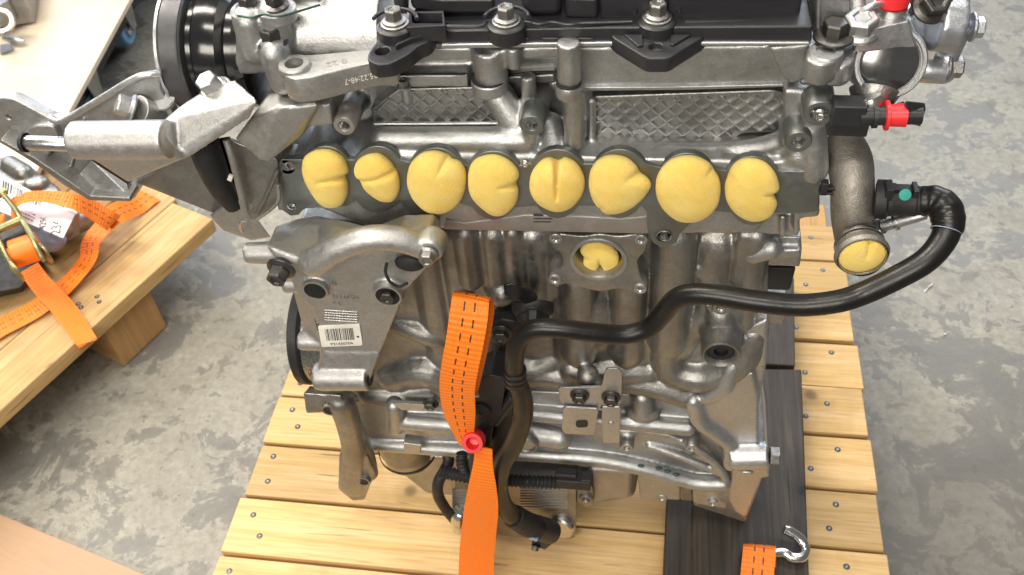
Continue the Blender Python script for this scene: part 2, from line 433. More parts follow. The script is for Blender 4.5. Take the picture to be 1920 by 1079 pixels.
def flatZ(name, px, z, thick, m, parent=None, holes=(), bev=.0008):
    o = [(H(a, b, z).x, H(a, b, z).y) for a, b in px]; hs = []
    for h in holes:
        c = H(h[0], h[1], z); hs.append(circ(c.x, c.y, h[2], n=24))
    return flat(name, o, hs, (0, 0, z), (1, 0, 0), (0, 1, 0), thick, m, parent, bev)
def empty(name, loc, label=None, cat_=None, group=None):
    o = bpy.data.objects.new(name, None); COL.objects.link(o); o.location = loc; o.empty_display_size = .05
    tag(o, label, cat_, group); return o
def tag(o, label=None, cat_=None, group=None, kind=None):
    if label: o['label'] = label
    if cat_: o['category'] = cat_
    if group: o['group'] = group
    if kind: o['kind'] = kind
    return o
def uvbox(o, along, across):
    """UVs in metres: u along one direction, v across (for wood)."""
    me = o.data; uv = me.uv_layers.new(name='UVMap'); a = Vector(along).normalized(); c = Vector(across).normalized(); n = a.cross(c)
    for p in me.polygons:
        e = abs(p.normal.dot(a)) > .8; s = abs(p.normal.dot(c)) > .7
        for li in p.loop_indices:
            q = me.vertices[me.loops[li].vertex_index].co
            if e: uv.data[li].uv = (q.dot(n) * .4, q.dot(c))
            elif s: uv.data[li].uv = (q.dot(a), q.dot(n))
            else: uv.data[li].uv = (q.dot(a), q.dot(c))
def plank(name, corners, thick, m, parent, along, across, bev=.002):
    o = mk(name, g_ext(corners, (0, 0, -thick)), m, parent, bev); uvbox(o, along, across); return o
def hexbolt(name, p, axis, r, m='bolt', parent=None, h=None, flange=1.35, cup=True, washer=True):
    h = h or r * 1.1; p = Vector(p); n = Vector(axis).normalized(); gs = []
    if washer: gs.append(g_lathe([(r * flange, 0), (r * flange, r * .22), (r * 1.02, r * .42)], p, n, 28))
    z0 = r * .3 if washer else 0
    gs.append(g_lathe([(r, z0), (r, z0 + h * .88), (r * .86, z0 + h)] + ([(r * .55, z0 + h), (r * .45, z0 + h * .86)] if cup else []), p, n, 6))
    return mk(name, join(*gs), m, parent, r * .05, 1, 25)
def boss(name, p, axis, ro, ri, depth, m='machined', parent=None, back=.03, ch=.12, dark='bore', thread=True):
    """round boss with a real bore."""
    p = Vector(p); n = Vector(axis).normalized()
    prof = [(ro * 1.05, -back), (ro, -ro * ch), (ro * (1 - ch * .7), 0), (ri * 1.22, 0), (ri, -ri * .3), (ri * .96, -depth), (0.0001, -depth * 1.02)]
    o = mk(name, g_lathe(prof, p, n, 30, True, False), m, parent)
    if thread:
        k = 5; pr = []
        for i in range(k + 1):
            z = -ri * .3 - (depth - ri * .3) * i / k; pr += [(ri * .98, z), (ri * .86, z - depth / k * .4)]
        mk('thread', g_lathe(pr, p, n, 24, False, True), 'steel', o)
    return o
def g_ribbon(pts, wid, width, thick, n=8):
    """flat webbing: centre points, width directions, returns verts, faces, uvs per vertex."""
    P = cat(pts, n); D = [d.normalized() for d in cat([Vector(x) for x in wid], n)]
    Wd = [q.x for q in cat([Vector((x, 0, 0)) for x in (width if isinstance(width, (list, tuple)) else [width] * len(pts))], n)]
    V, Fs, UV = [], [], []; s = 0; K = 5
    for i, p in enumerate(P):
        t = (P[min(i + 1, len(P) - 1)] - P[max(i - 1, 0)]).normalized()
        d = (D[i] - t * D[i].dot(t)).normalized(); nn = t.cross(d).normalized()
        if i: s += (p - P[i - 1]).length
        for side in (1, -1):
            for k in range(K):
                f = k / (K - 1)
                e = 0 if k in (0, K - 1) else 1
                V.append(p + d * ((f - .5) * Wd[i]) + nn * (thick / 2 * side * (.4 + .6 * e))); UV.append((f, s))
    R = 2 * K
    for i in range(len(P) - 1):
        a, b = i * R, (i + 1) * R
        for k in range(K - 1):
            Fs.append((a + k, a + k + 1, b + k + 1, b + k)); Fs.append((a + K + k + 1, a + K + k, b + K + k, b + K + k + 1))
        Fs.append((a + K, a, b, b + K)); Fs.append((a + K - 1, a + R - 1, b + R - 1, b + K - 1))
    Fs.append(tuple([k for k in range(K)] + [R - 1 - k for k in range(K)]))
    e = (len(P) - 1) * R; Fs.append(tuple([e + k for k in reversed(range(K))] + [e + K + k for k in range(K)]))
    return V, Fs, UV
def ribbon(name, pts, wid, width, thick, parent=None, m='strap', n=8):
    V, Fs, UV = g_ribbon(pts, wid, width, thick, n)
    me = bpy.data.meshes.new(name); me.from_pydata([tuple(v) for v in V], [], Fs)
    uv = me.uv_layers.new(name='UVMap')
    for l in me.loops: uv.data[l.index].uv = UV[l.vertex_index]
    me.materials.append(M[m]); o = bpy.data.objects.new(name, me); COL.objects.link(o)
    bm = bmesh.new(); bm.from_mesh(me); bmesh.ops.recalc_face_normals(bm, faces=bm.faces[:]); bm.to_mesh(me); bm.free()
    finish(me, 50); place(o, parent); return o
def text(name, s, o, u, v, size, m='ink', parent=None, depth=.0002, align='LEFT', sx=1.0):
    cu = bpy.data.curves.new(name, 'FONT'); cu.body = s; cu.size = size; cu.extrude = depth; cu.align_x = align
    t = bpy.data.objects.new('t', cu); COL.objects.link(t)
    dg = bpy.context.evaluated_depsgraph_get(); me = bpy.data.meshes.new_from_object(t.evaluated_get(dg))
    bpy.data.objects.remove(t); bpy.data.curves.remove(cu)
    u, v = Vector(u).normalized(), Vector(v).normalized(); v = (v - u * u.dot(v)).normalized(); n = u.cross(v)
    X = Matrix((u * sx, v, n)).transposed().to_4x4(); X.translation = Vector(o); me.transform(X)
    me.materials.clear(); me.materials.append(M[m]); me.name = name
    ob = bpy.data.objects.new(name, me); COL.objects.link(ob); place(ob, parent); return ob

# ================================================================== SETTING
FZ = -0.135
fl = mk('floor', ([Vector((-4, -2.5, FZ)), Vector((4, -2.5, FZ)), Vector((4, 6, FZ)), Vector((-4, 6, FZ))], [(0, 1, 2, 3)]), 'concrete')
tag(fl, kind='structure')

# ---- pallet under the engine
pal = empty('wooden_pallet', (0, .2, FZ), 'pale pine pallet of crosswise planks carrying the engine', 'pallet')
nail_me = None
def nail(p, parent, r=.0027):
    global nail_me
    if nail_me is None:
        t = mk('nail', join(g_lathe([(r * 1.5, -.002), (r * 1.5, .0002), (r * .95, .0003)], (0, 0, 0), (0, 0, 1), 14), g_lathe([(r * .72, .0001), (r * .72, .0007), (r * .5, .0011), (r * .2, .0008)], (0, 0, 0), (0, 0, 1), 12)), 'bolt'); nail_me = t.data
        nail_me.materials.append(M['castdark'])
        for f in nail_me.polygons:
            if max(nail_me.vertices[v].co.xy.length for v in f.vertices) < r * .9: f.material_index = 1
        bpy.data.objects.remove(t)
    o = bpy.data.objects.new('nail', nail_me); COL.objects.link(o); o.parent = parent; o.location = p; return o
XL, XR = -.4165, .3875
for k in range(-4, 7):
    y0 = .057 + .0814 * k; y1 = y0 + .0814; g = .0048
    z = random.uniform(-.0032, .0010); a = random.uniform(-.0018, .0018); dx0, dx1 = random.uniform(-.003, .003), random.uniform(-.003, .003)
    if k == -1: z = -.0002
    pl = plank('plank', [(XL + dx0, y0 + g / 2, z), (XR + dx1, y0 + g / 2 + a, z), (XR + dx1, y1 - g / 2 + a, z), (XL + dx0, y1 - g / 2, z)], .021, 'pine', pal, (1, 0, 0), (0, 1, 0), .0016)
    for (x, t) in ((-.391, .72), (-.381, .30), (.345, .70), (.318, .30)):
        nail((x + random.uniform(-.011, .011), y0 + .0814 * (t + random.uniform(-.09, .09)), z), pl)
for x in (-.36, -.02, .33):
    o = plank('stringer', [(x - .045, -.26, -.022), (x + .045, -.26, -.022), (x + .045, .70, -.022), (x - .045, .70, -.022)], .11, 'pineblock', pal, (0, 1, 0), (1, 0, 0), .003)

# ---- dark boards on the pallet, under the right end of the engine
def darkboard(px, z, thick, label):
    c = [H(a, b, z) for a, b in px]
    o = plank('dark_board', c, thick, 'darkwood', None, (0, 1, 0), (1, 0, 0), .0022); tag(o, label, 'board', 'dark boards under the engine'); return o
darkboard([(1262, 690), (1243, 1100), (1518, 1100), (1503, 693)], .038, .037, 'wide dark stained board on the pallet beneath the hook')
darkboard([(1420, 520), (1410, 682), (1491, 686), (1489, 520)], .030, .029, 'narrower dark board behind the wide one, beside pale plank ends')

# ---- second pallet on the left, turned
lp = empty('wooden_pallet', (-.85, .4, FZ), 'turned pallet on the left with an orange strap over its edge', 'pallet')
A, B = H(401, 409, 0), H(58, 718, 0); d = (A - B).normalized(); e = Vector((d.y, -d.x, 0))       # d along the edge, e outwards
wd = .094
for k in range(5):
    w0 = -k * (wd + .004); q = .002 * (k % 2)
    p0 = A + e * w0 + d * (0 if k else -.002)
    if k == 1: p0 = p0 + d * .010
    if k == 2: p0 = p0 + d * .03
    L = 1.3
    c = [p0, p0 - d * L, p0 - d * L - e * wd, p0 - e * wd + d * (.012 if k == 1 else 0)]
    c = [Vector((v.x, v.y, 0 - q)) for v in c]
    o = plank('plank', c, .028 if k == 0 else .02, 'pine' if k < 2 else 'pineblock', lp, d, e, .003)
    if k == 0:
        for (px, py) in ((182, 557), (186, 567), (147, 571), (152, 577)): nail(H(px, py, 0), o)
Q = H(235, 690, FZ); sq = (A - Q).dot(d) - .10; tq = (Q - A).dot(e)
for s in (sq, sq + .55):
    c0 = A - d * s + e * tq; L1 = d * .10; E1 = -e * .42
    c = [c0, c0 - L1, c0 - L1 + E1, c0 + E1]; c = [Vector((v.x, v.y, -.0285)) for v in c]
    o = plank('stringer', c, .105, 'pineblock', lp, e, d, .003)

# ---- pale board on a low trolley, far left
T0, T1 = H(243, 0, .02), H(125, 218, .02); dd = (T1 - T0).normalized(); ee = Vector((dd.y, -dd.x, 0))
if ee.x < 0: ee = -ee
tr = empty('trolley', (T1.x - .3, T1.y + .2, FZ), 'low trolley with pale wooden top and blue wheels at far left', 'trolley')
c = [T0 - dd * .9, T1 + dd * .18, T1 + dd * .18 - ee * 1.1, T0 - dd * .9 - ee * 1.1]
plank('top_board', c, .012, 'lightply', tr, dd, ee, .002)
c2 = [Vector((v.x, v.y, .005)) for v in (T0 - dd * .88 - ee * .04, T1 + dd * .14 - ee * .04, T1 + dd * .14 - ee * 1.0, T0 - dd * .88 - ee * 1.0)]
mk('chassis', g_ext(c2, (0, 0, -.06)), 'blackmatt', tr, .003)
for (px, py) in ((224, 30), (160, 170)):
    p = H(px, py, -.05) - ee * .004
    wl = mk('wheel', g_lathe([(.020, -.014), (.040, -.014), (.043, -.010), (.043, .010), (.040, .014), (.020, .014)], (p.x, p.y, -.078), ee, 32), 'blue', tr, .001)
    mk('hub', g_lathe([(.022, .012), (.022, .020), (.010, .022), (.010, .028)], (p.x, p.y, -.078), ee, 24), 'steel', wl)
    mk('fork', g_ext([Vector((p.x, p.y, -.02)) + dd * .03 + ee * .026, Vector((p.x, p.y, -.02)) - dd * .03 + ee * .026, Vector((p.x, p.y, -.085)) - dd * .012 + ee * .026, Vector((p.x, p.y, -.085)) + dd * .012 + ee * .026], ee * .004), 'castdark', tr, .001)
# dark metal part lying on the trolley
q = H(12, 62, .03)
mp_ = empty('metal_part', (q.x, q.y, .02), 'dark metal part with a bright pin lying on the pale trolley top', 'metal part')
mk('body', join(g_box(q + Vector((-.05, .12, .03)), (.11, .2, .07), Matrix.Rotation(.4, 3, 'Z')), g_cyl(q + Vector((-.02, .03, .012)), q + Vector((-.02, .03, .06)), .036)), 'castdark', mp_, .004)
mk('ring', g_lathe([(.018, 0), (.026, 0), (.026, .012), (.018, .012), (.018, 0)], H(4, 42, .07), (.3, -.6, .7), 28, False, False), 'steel', mp_)
mk('pin', g_tube([H(8, 72, .035), H(30, 76, .035), H(46, 78, .033)], [.006, .008, .004], 12), 'castbright', mp_)
mk('foot', g_hull([H(0, 90, .022), H(20, 86, .022), H(24, 96, .022), H(0, 104, .022), H(0, 84, .05), H(18, 82, .045)]), 'bluegrey', mp_, .002)

# ---- plywood sheet on the floor, lower left corner
o = plank('plywood_sheet', [H(-200, 882, FZ + .013), H(0, 965, FZ + .013), H(262, 1074, FZ + .013), H(420, 1140, FZ + .013), H(300, 1420, FZ + .013), H(-300, 1300, FZ + .013)], .012, 'plywood', None, (1, -.3, 0), (.3, 1, 0), .001)
tag(o, 'smooth reddish plywood sheet on the floor at lower left corner', 'plywood sheet')
# ---- scraps on the concrete
o = mk('wood_splinter', g_hull([H(1748, 532, FZ + .001), H(1732, 547, FZ + .001), H(1734, 549, FZ + .001), H(1749, 534, FZ + .004), H(1740, 540, FZ + .005)]), 'tagwhite')
tag(o, 'thin pale splinter lying on the floor right of the black hose', 'splinter')
o = mk('paper_crumb', g_hull([H(1770, 626, FZ + .001), H(1775, 625, FZ + .001), H(1774, 629, FZ + .001), H(1771, 629, FZ + .005)]), 'tagwhite')
tag(o, 'tiny white crumb on the bare concrete right of the pallet', 'crumb')

# ================================================================== ENGINE
eng = empty('engine', (0, .12, .0), 'bare aluminium car engine with yellow foam in its ports, standing on the pallet', 'engine')
FRONT = Vector((0, -1, 0)); UP = Vector((0, 0, 1)); XP = Vector((1, 0, 0))
PORTS = [(610, 335), (707, 335), (817, 342), (925, 348), (1045, 345), (1162, 345), (1288, 352), (1410, 358)]

# ---- cylinder head casting (rounded by voxel remesh like a sand casting)
gs = []
gs.append(g_prism([(512, 300), (700, 292), (1100, 296), (1465, 305), (1540, 300), (1537, 398), (1440, 408), (1418, 440), (1215, 440), (830, 431), (690, 428), (600, 392), (520, 398)], .004, .14))
for (x, y) in PORTS:
    c = W(x, y + 2, .0); r = 55 * S(x, y)
    gs.append(g_cyl(c + Vector((0, .003, 0)), c + Vector((0, .06, .004)), r, r * .96, 36))
# wall behind the ports, rising to the cam carrier
gs.append(g_prism([(560, 320), (1530, 330), (1530, 160), (690, 150), (600, 200)], .050, .10))
# roots under bosses and columns
for (x, y, r, y0) in ((645, 238, 22, .012), (997, 237, 25, .004), (1537, 215, 32, .004), (1497, 268, 31, .004)):
    a = W(x, y, y0); b = a + Vector((0, .06, -.004)); gs.append(g_cyl(a, b, r * S(x, y), r * S(x, y) * 1.1, 28))
def vcol(x, ya, yb, r, Y, r2=None):
    """vertical round column between two photo heights."""
    a = W(x, ya, Y); xb = a.x; z1 = W(x, yb, Y).z; rr = r * S(x, ya, Y)
    return g_cyl((xb, Y + rr, z1), (xb, Y + rr, a.z), rr * (r2 or 1), rr, 24)
gs.append(vcol(1073, 180, 288, 24, .004, .8))
gs.append(vcol(1108, 190, 262, 10, .022))
gs.append(g_capsule([W(935, 180, .03), W(968, 232, .022)], [.012, .011]))
gs.append(g_capsule([W(997, 255, .01), W(975, 300, .012)], [.006, .004]))
gs.append(g_capsule([W(1030, 240, .03), W(1040, 290, .012)], .012))
gs.append(vcol(756, 160, 200, 12, .030))
gs.append(vcol(988, 150, 200, 15, .022))
gs.append(g_capsule([W(720, 262, .018), W(985, 262, .014)], .010))
for x in (660, 762, 871, 983, 1103, 1225, 1350):
    gs.append(g_capsule([W(x, 300, .012), W(x, 270, .03)], .007))
gs.append(g_capsule([W(1100, 285, .02), W(1370, 285, .02), W(1480, 262, .016)], .008))
gs.append(g_capsule([W(1497, 290, .012), W(1480, 318, .006)], [.012, .005])); gs.append(g_capsule([W(1520, 240, .012), W(1525, 318, .008)], .011))
gs.append(g_prism([(1470, 170), (1545, 172), (1545, 320), (1470, 320)], .016, .06))
mk('cylinder_head', join(*gs), 'cast', eng, remesh=.0017, iters=4)

# ---- machined inlet face with scalloped edge
out = []
tops = [None] * 8
up, dn = [], []
for i, (x, y) in enumerate(PORTS):
    R = 60 if i > 1 else 56
    up += circ(x, y, R - (4 if i < 2 else 0), R + 4, 8, math.radians(215), math.radians(325))
    dn += circ(x, y, R - 6, R + 3, 6, math.radians(135 - 5), math.radians(45 + 5))
px = [(528, 300)] + up + [(1468, 322), (1540, 324), (1532, 398), (1500, 402)]
low = []
for i in reversed(range(8)):
    x, y = PORTS[i]
    if i == 6: low += [(x + 42, y + 44), (x + 8, y + 66), (1275, 440), (1268, 456), (1252, 465), (1238, 465), (1224, 456), (1217, 440), (1213, 398)]
    elif i == 2: low += [(x + 44, y + 40), (822, 408), (822, 428), (812, 442), (796, 447), (780, 442), (770, 428), (766, 396)]
    elif i == 0: low += [(650, 388), (580, 388), (568, 395), (560, 404), (545, 406), (530, 396)]
    else: low += circ(x, y, 52, 66, 6, math.radians(40), math.radians(140))
px += low
flf = flatY('intake_flange', px, .0, .006, 'machined', eng, holes=[(x, y, 44 if i not in (0, 1) else 30) for i, (x, y) in enumerate(PORTS)] + [(547, 387, 7), (545, 311, 8), (795, 427, 11), (1245, 443, 12)], bev=.0006)
for (x, y, r) in ((547, 387, 7), (545, 311, 8), (795, 427, 11), (1245, 443, 12)):
    c = W(x, y, .0); rr = r * S(x, y)
    mk('threaded_bore', g_lathe([(rr * 1.25, .0006), (rr * 1.02, .0004), (rr, -.002), (rr * .9, -.006), (rr * .55, -.012), (.0001, -.013)], c, FRONT, 24, False, False), 'chrome', flf)
hexbolt('plug_screw', W(985, 307, -.0005), FRONT, 5.5 * S(985, 307), 'steel', flf, cup=True)
# lower brown strip of the head with printed code lines
flatY('code_strip', [(832, 431), (836, 412), (870, 420), (930, 412), (985, 405), (1100, 408), (1165, 412), (1212, 408), (1216, 439)], .0032, .004, 'strip', eng, bev=.0003)
for k, (a, b) in enumerate(((1000, 1018), (1000, 1036), (1000, 1033))):
    y = 404 + k * 6
    mk('printed_line', g_ext([W(a, y, .0030), W(b, y + .4, .0030), W(b, y + 2.2, .0030), W(a, y + 1.8, .0030)], (0, .0008, 0)), 'ink', eng)

# ---- bosses with threaded bores
def pxboss(x, y, r, ri, y0, m='machined', nm='mounting_boss', bk=.02):
    return boss(nm, W(x, y, y0), FRONT, r * S(x, y, y0), ri * S(x, y, y0), .012, m, eng, bk)
pxboss(645, 238, 21, 10, -.004, 'strip'); pxboss(997, 237, 23, 10, -.004); pxboss(1497, 268, 25, 11, -.004); pxboss(1537, 215, 29, 15, -.005)
hexbolt('stud', W(1537, 215, -.003), FRONT, 9 * S(1537, 215), 'steel', eng, cup=True)

# ---- patterned side plates
def lattice(poly, y, name, step=.0121, w=.0013, tilt=1.0):
    Q = [W(a, b, y) for a, b in poly]; Q = [(q.x, q.z) for q in Q]
    xs = [q[0] for q in Q]; zs = [q[1] for q in Q]; gs = []
    for sgn in (1, -1):
        c = -.6
        while c < .6:
            # line z = zmid + sgn*tilt*(x-c)
            zm = (min(zs) + max(zs)) / 2; hits = []
            for i in range(len(Q)):
                (x1, z1), (x2, z2) = Q[i - 1], Q[i]
                f1 = z1 - zm - sgn * tilt * (x1 - c); f2 = z2 - zm - sgn * tilt * (x2 - c)
                if f1 * f2 < 0:
                    t = f1 / (f1 - f2); hits.append((x1 + (x2 - x1) * t, z1 + (z2 - z1) * t))
            hits.sort()
            if len(hits) >= 2 and math.dist(hits[0], hits[-1]) > .006:
                a = Vector((hits[0][0], y, hits[0][1])); b = Vector((hits[-1][0], y, hits[-1][1])); d = (b - a).normalized(); s = Vector((-d.z, 0, d.x)) * w
                gs.append(g_hull([a + s, a - s, b + s, b - s, a + s * .35 - Vector((0, .0021, 0)), a - s * .35 - Vector((0, .0021, 0)), b + s * .35 - Vector((0, .0021, 0)), b - s * .35 - Vector((0, .0021, 0))]))
            c += step
    return join(*gs)
PR = rnd([(1108, 182), (1452, 170), (1478, 178), (1482, 236), (1466, 249), (1392, 251), (1374, 263), (1126, 258), (1108, 240)], 8)
pr = flatY('pattern_plate', PR, .032, .014, 'castdark', eng, bev=.0012)
mk('diamond_ribs', lattice([(1118, 188), (1450, 178), (1470, 186), (1474, 232), (1460, 243), (1385, 246), (1368, 256), (1136, 251), (1118, 235)], .032, 'r'), 'castbright', pr)
PLF = [(695, 206), (748, 168), (885, 165), (905, 184), (953, 230), (702, 232)]
pf = flatY('pattern_plate', PLF, .034, .014, 'castdark', eng, bev=.001)
mk('diamond_ribs', lattice([(702, 206), (750, 171), (883, 168), (902, 187), (946, 227), (706, 229)], .034, 'l'), 'cast', pf)
mk('plate_ledge', g_capsule([W(704, 233, .031), W(825, 233, .031), W(952, 232, .031)], .0022), 'castbright', pf)

# ---- cam carrier
gs = [g_prism([(1062, 90), (1500, 86), (1508, 120), (1500, 158), (1478, 162), (1062, 168)], .029, .12),
      g_prism([(1442, 90), (1518, 84), (1520, 140), (1506, 154), (1482, 158), (1468, 148)], .017, .06),
      g_prism([(690, 92), (1070, 90), (1070, 110), (690, 118)], .022, .10), g_prism([(690, 110), (1070, 105), (1070, 155), (690, 150)], .046, .08),
      g_prism([(690, 143), (878, 140), (878, 165), (690, 165)], .034, .08)]
def col2(x, ya, yb, r, Y): return vcol(x, ya, yb, r, Y)
gs += [vcol(912, 108, 166, 33, .010), vcol(960, 96, 136, 14, .012), vcol(1064, 92, 168, 23, -.002), vcol(936, 96, 112, 30, .014)]
mk('cam_carrier', join(*gs), 'cast', eng, remesh=.0015, iters=3)
# collars at the parting line, and the dark joint
for (x, y, r, Y) in ((912, 168, 35, .008), (1064, 172, 25, -.004)):
    c = W(x, y, Y); rr = r * S(x, y, Y)
    mk('collar', g_lathe([(rr * .9, -.010), (rr, -.0085), (rr, -.001), (rr * .93, 0)], (c.x, Y + rr, c.z), UP, 32), 'cast', eng)
    mk('joint_seal', g_lathe([(rr * .97, 0), (rr * .97, .0010)], (c.x, Y + rr, c.z + .0003), UP, 32), 'blackmatt', eng)
mk('carrier_rim', g_prism([(1078, 165), (1300, 163), (1480, 159), (1486, 164), (1300, 170), (1078, 172)], .026, .03), 'cast', eng, .0008)
mk('joint_seal', g_tube([W(690, 141, .032), W(872, 140, .032)], .0009, 8, smooth=False), 'blackmatt', eng)
mk('joint_seal', g_tube([W(935, 138, .040), W(965, 141, .034), W(1000, 137, .036), W(1042, 136, .040)], .0011, 8), 'blackmatt', eng)
mk('head_shelf', g_prism([(945, 145), (1040, 140), (1042, 158), (950, 160)], .036, .05), 'castdark', eng, .002)
# thin bright rim under the black cover
mk('cover_rim', g_prism([(826, 84), (1140, 80), (1518, 80), (1522, 87), (1140, 89), (826, 93)], .010, .09), 'castbright', eng, .0012)

# ---- black cam cover
ZC = W(1200, 80, .010).z
def zy(px, py, Y): return W(px, py, Y)
cvr = mk('cam_cover', join(
    g_prism([(760, 60), (1140, 52), (1524, 50), (1522, 81), (1140, 81), (800, 86)], .012, .10)), 'black', eng, .0015)
zt = W(1200, 51, .012).z
def onTop(px, py, z=None): return H(px, py, zt if z is None else z)
def up_from(px, z0, h): return g_ext([H(a, b, z0) for a, b in px], (0, 0, h))
mk('cover_wall', up_from([(1126, 38), (1238, 38), (1238, -30), (1126, -30)], zt - .002, .030), 'black', cvr, .002)
mk('cover_wall', up_from([(1250, 38), (1498, 36), (1500, -30), (1250, -30)], zt - .002, .030), 'black', cvr, .002)
mk('cover_wall', up_from([(1060, 36), (1122, 38), (1122, -30), (1055, -30)], zt - .002, .016), 'black', cvr, .003)
mk('cover_wall', up_from([(980, 34), (1056, 34), (1050, -30), (975, -30)], zt - .002, .026), 'black', cvr, .006)
mk('cover_panel', up_from([(832, 28), (930, 28), (925, -40), (775, -40), (772, 20)], zt - .002, .012), 'black', cvr, .003)
mk('cover_wall', up_from([(742, 30), (768, 36), (770, -20), (740, -20)], zt - .004, .026), 'black', cvr, .005)
# open pocket with a raised rim
oz = zt + .004
flat('rim_pocket', [(H(a, b, oz).x, H(a, b, oz).y) for a, b in ((762, 52), (768, 22), (832, 20), (834, 48))],
     [[(H(a, b, oz).x, H(a, b, oz).y) for a, b in ((772, 44), (772, 24), (828, 24), (829, 44))]], (0, 0, oz), (1, 0, 0), (0, 1, 0), .012, 'black', cvr, .0006)
# wavy moulded edge
mk('moulded_edge', g_tube([H(836, 50, zt + .0005), H(900, 50, zt + .0005), H(918, 40, zt + .0005), H(985, 42, zt + .0005), H(1010, 47, zt + .0005), H(1035, 43, zt + .0005), H(1065, 48, zt + .0005), H(1090, 45, zt + .0005), H(1125, 44, zt + .0005), H(1185, 42, zt + .0005)], .0012, 8), 'black', cvr)
mk('moulded_edge', g_tube([H(1285, 42, zt + .0005), H(1400, 41, zt + .0005), H(1500, 40, zt + .0005)], .0012, 8), 'black', cvr)
for (x, a0) in ((938, 0), (975, 0), (1032, 0), (1096, 0)):
    c = W(x, 73, .0115); mk('drain_lip', g_sphere(c, .006, (1.2, .2, .16)), 'black', cvr)
# bolt seats and bolts
ZB = zt + .001
for (x, y) in ((741, 50), (950, 46), (1232, 40)):
    c = H(x, y, ZB); mk('bolt_seat', g_lathe([(.0125, -.010), (.0125, .0), (.0105, .0015)], c, UP, 28), 'black', cvr)
    mk('washer', g_lathe([(.0095, .0015), (.0095, .003), (.0085, .0035)], c, UP, 28), 'castdark', cvr)
    hexbolt('cover_bolt', c + Vector((0, 0, .0035)), UP, .0060, 'castdark', cvr, h=.008, flange=1.35)
    mk('bolt_shroud', g_tube([c + Vector((.015 * math.cos(t), .015 * math.sin(t), .004)) for t in [math.radians(k) for k in range(10, 175, 18)]], .0014, 8), 'black', cvr)
# tabs
z1 = W(1232, 108, -.020).z
TC = rnd([(1137, 54), (1329, 53), (1322, 68), (1272, 99), (1256, 110), (1212, 110), (1196, 100), (1150, 72)], 10)
z1 = zt - .006
tb = flatZ('cover_tab', TC, z1, .011, 'black', cvr, holes=[(1230, 88, .0044)], bev=.0012)
for P4 in (((1170, 72), (1205, 72), (1206, 92), (1196, 94)), ((1256, 72), (1296, 72), (1262, 92), (1256, 90))):
    mk('tab_web', up_from(P4, z1 - .001, .003), 'black', tb, .0008)
TL = rnd([(718, 62), (818, 60), (806, 78), (786, 86), (768, 102), (736, 119), (704, 122), (688, 112), (690, 100), (703, 82)], 8)
flatZ('cover_tab', TL, z1, .011, 'black', cvr, holes=[(717, 96, .0048)], bev=.0012)
mk('tab_web', up_from([(758, 62), (812, 60), (800, 76), (772, 84), (742, 98)], z1 - .001, .0045), 'black', cvr, .0012)
mk('tab_pin', g_cyl(W(1230, 118, -.010) + Vector((0, .01, -.006)), W(1230, 118, -.010) + Vector((0, .01, .002)), .0055), 'castdark', eng)

# ---- right end of the carrier
zE = W(1550, 118, .0).z
ce_ = flatZ('carrier_ear', smooth2([(1514, 112), (1516, 94), (1530, 80), (1556, 78), (1576, 88), (1576, 106), (1562, 118), (1538, 121)], 4), zE + .002, .017, 'cast', eng, bev=.002)
flatZ('ear_lobe', rnd([(1530, 92), (1560, 76), (1600, 74), (1608, 100), (1602, 118), (1586, 127), (1556, 124)], 9), zE - .004, .016, 'cast', ce_, bev=.0022)
mk('ear_column', g_prism([(1526, -20), (1592, -20), (1594, 66), (1522, 72)], .034, .06), 'cast', ce_, .004)
mk('ear_rib', g_prism([(1530, -20), (1542, -20), (1540, 60), (1528, 62)], .030, .02), 'castbright', ce_, .003)
mk('ear_web', g_prism([(1486, 152), (1560, 150), (1556, 235), (1500, 240)], .030, .05), 'castdark', ce_, .005)
mk('ear_step', g_prism([(1495, 160), (1552, 158), (1552, 178), (1498, 182)], .022, .04), 'cast', ce_, .003)
zE = W(1550, 118, .0).z
boss('ear_boss', H(1549, 95, zE + .003), UP, .0115, .0052, .012, 'castbright', eng, .01)
hexbolt('ear_bolt', H(1562, 72, zE + .004), UP, .0082, 'bolt', eng, h=.0095, flange=1.6, cup=False)
mk('pipe_clip', g_tube([W(1570, 0, .05), W(1560, 30, .04), W(1575, 60, .04)], .004), 'steel', eng)

# ================================================================== LEFT END
# ---- cam belt pulley, axis along the engine
PX, PY, PZ, PR_ = -.277, .066, .670, .0515
prof = [(.010, .000), (PR_ - .004, 0), (PR_, .003), (PR_, .018), (PR_ - .001, .0195), (PR_ - .006, .0205), (PR_ - .007, .024), (PR_ - .0045, .026), (PR_ - .0045, .050), (PR_ - .007, .056), (PR_ - .012, .060), (.01, .062)]
pul = mk('cam_pulley', g_lathe(prof[:6], (PX, PY, PZ), XP, 96, True, True), 'pulley', eng, .0008, 2, 25)
mk('drum', g_lathe([(.01, .0205), (PR_ - .007, .0205), (PR_ - .0075, .024), (PR_ - .004, .027), (PR_ - .003, .036), (PR_ - .0045, .044), (PR_ - .0105, .049), (PR_ - .011, .054), (PR_ - .0065, .056), (PR_ - .0065, .063), (PR_ - .011, .066), (.01, .067)], (PX, PY, PZ), XP, 96), 'blackgloss', pul)
mk('rim_band', g_lathe([(PR_ - .001, -.0008), (PR_ + .0003, .0002), (PR_ + .0003, .0022)], (PX, PY, PZ), XP, 96, False, False), 'castblue', pul)  # bluish band paints the cool highlight on the pulley edge
mk('rim_band', g_lathe([(PR_ + .0002, .0165), (PR_ + .0003, .0178), (PR_ - .001, .0192)], (PX, PY, PZ), XP, 96, False, False), 'pulley', pul)

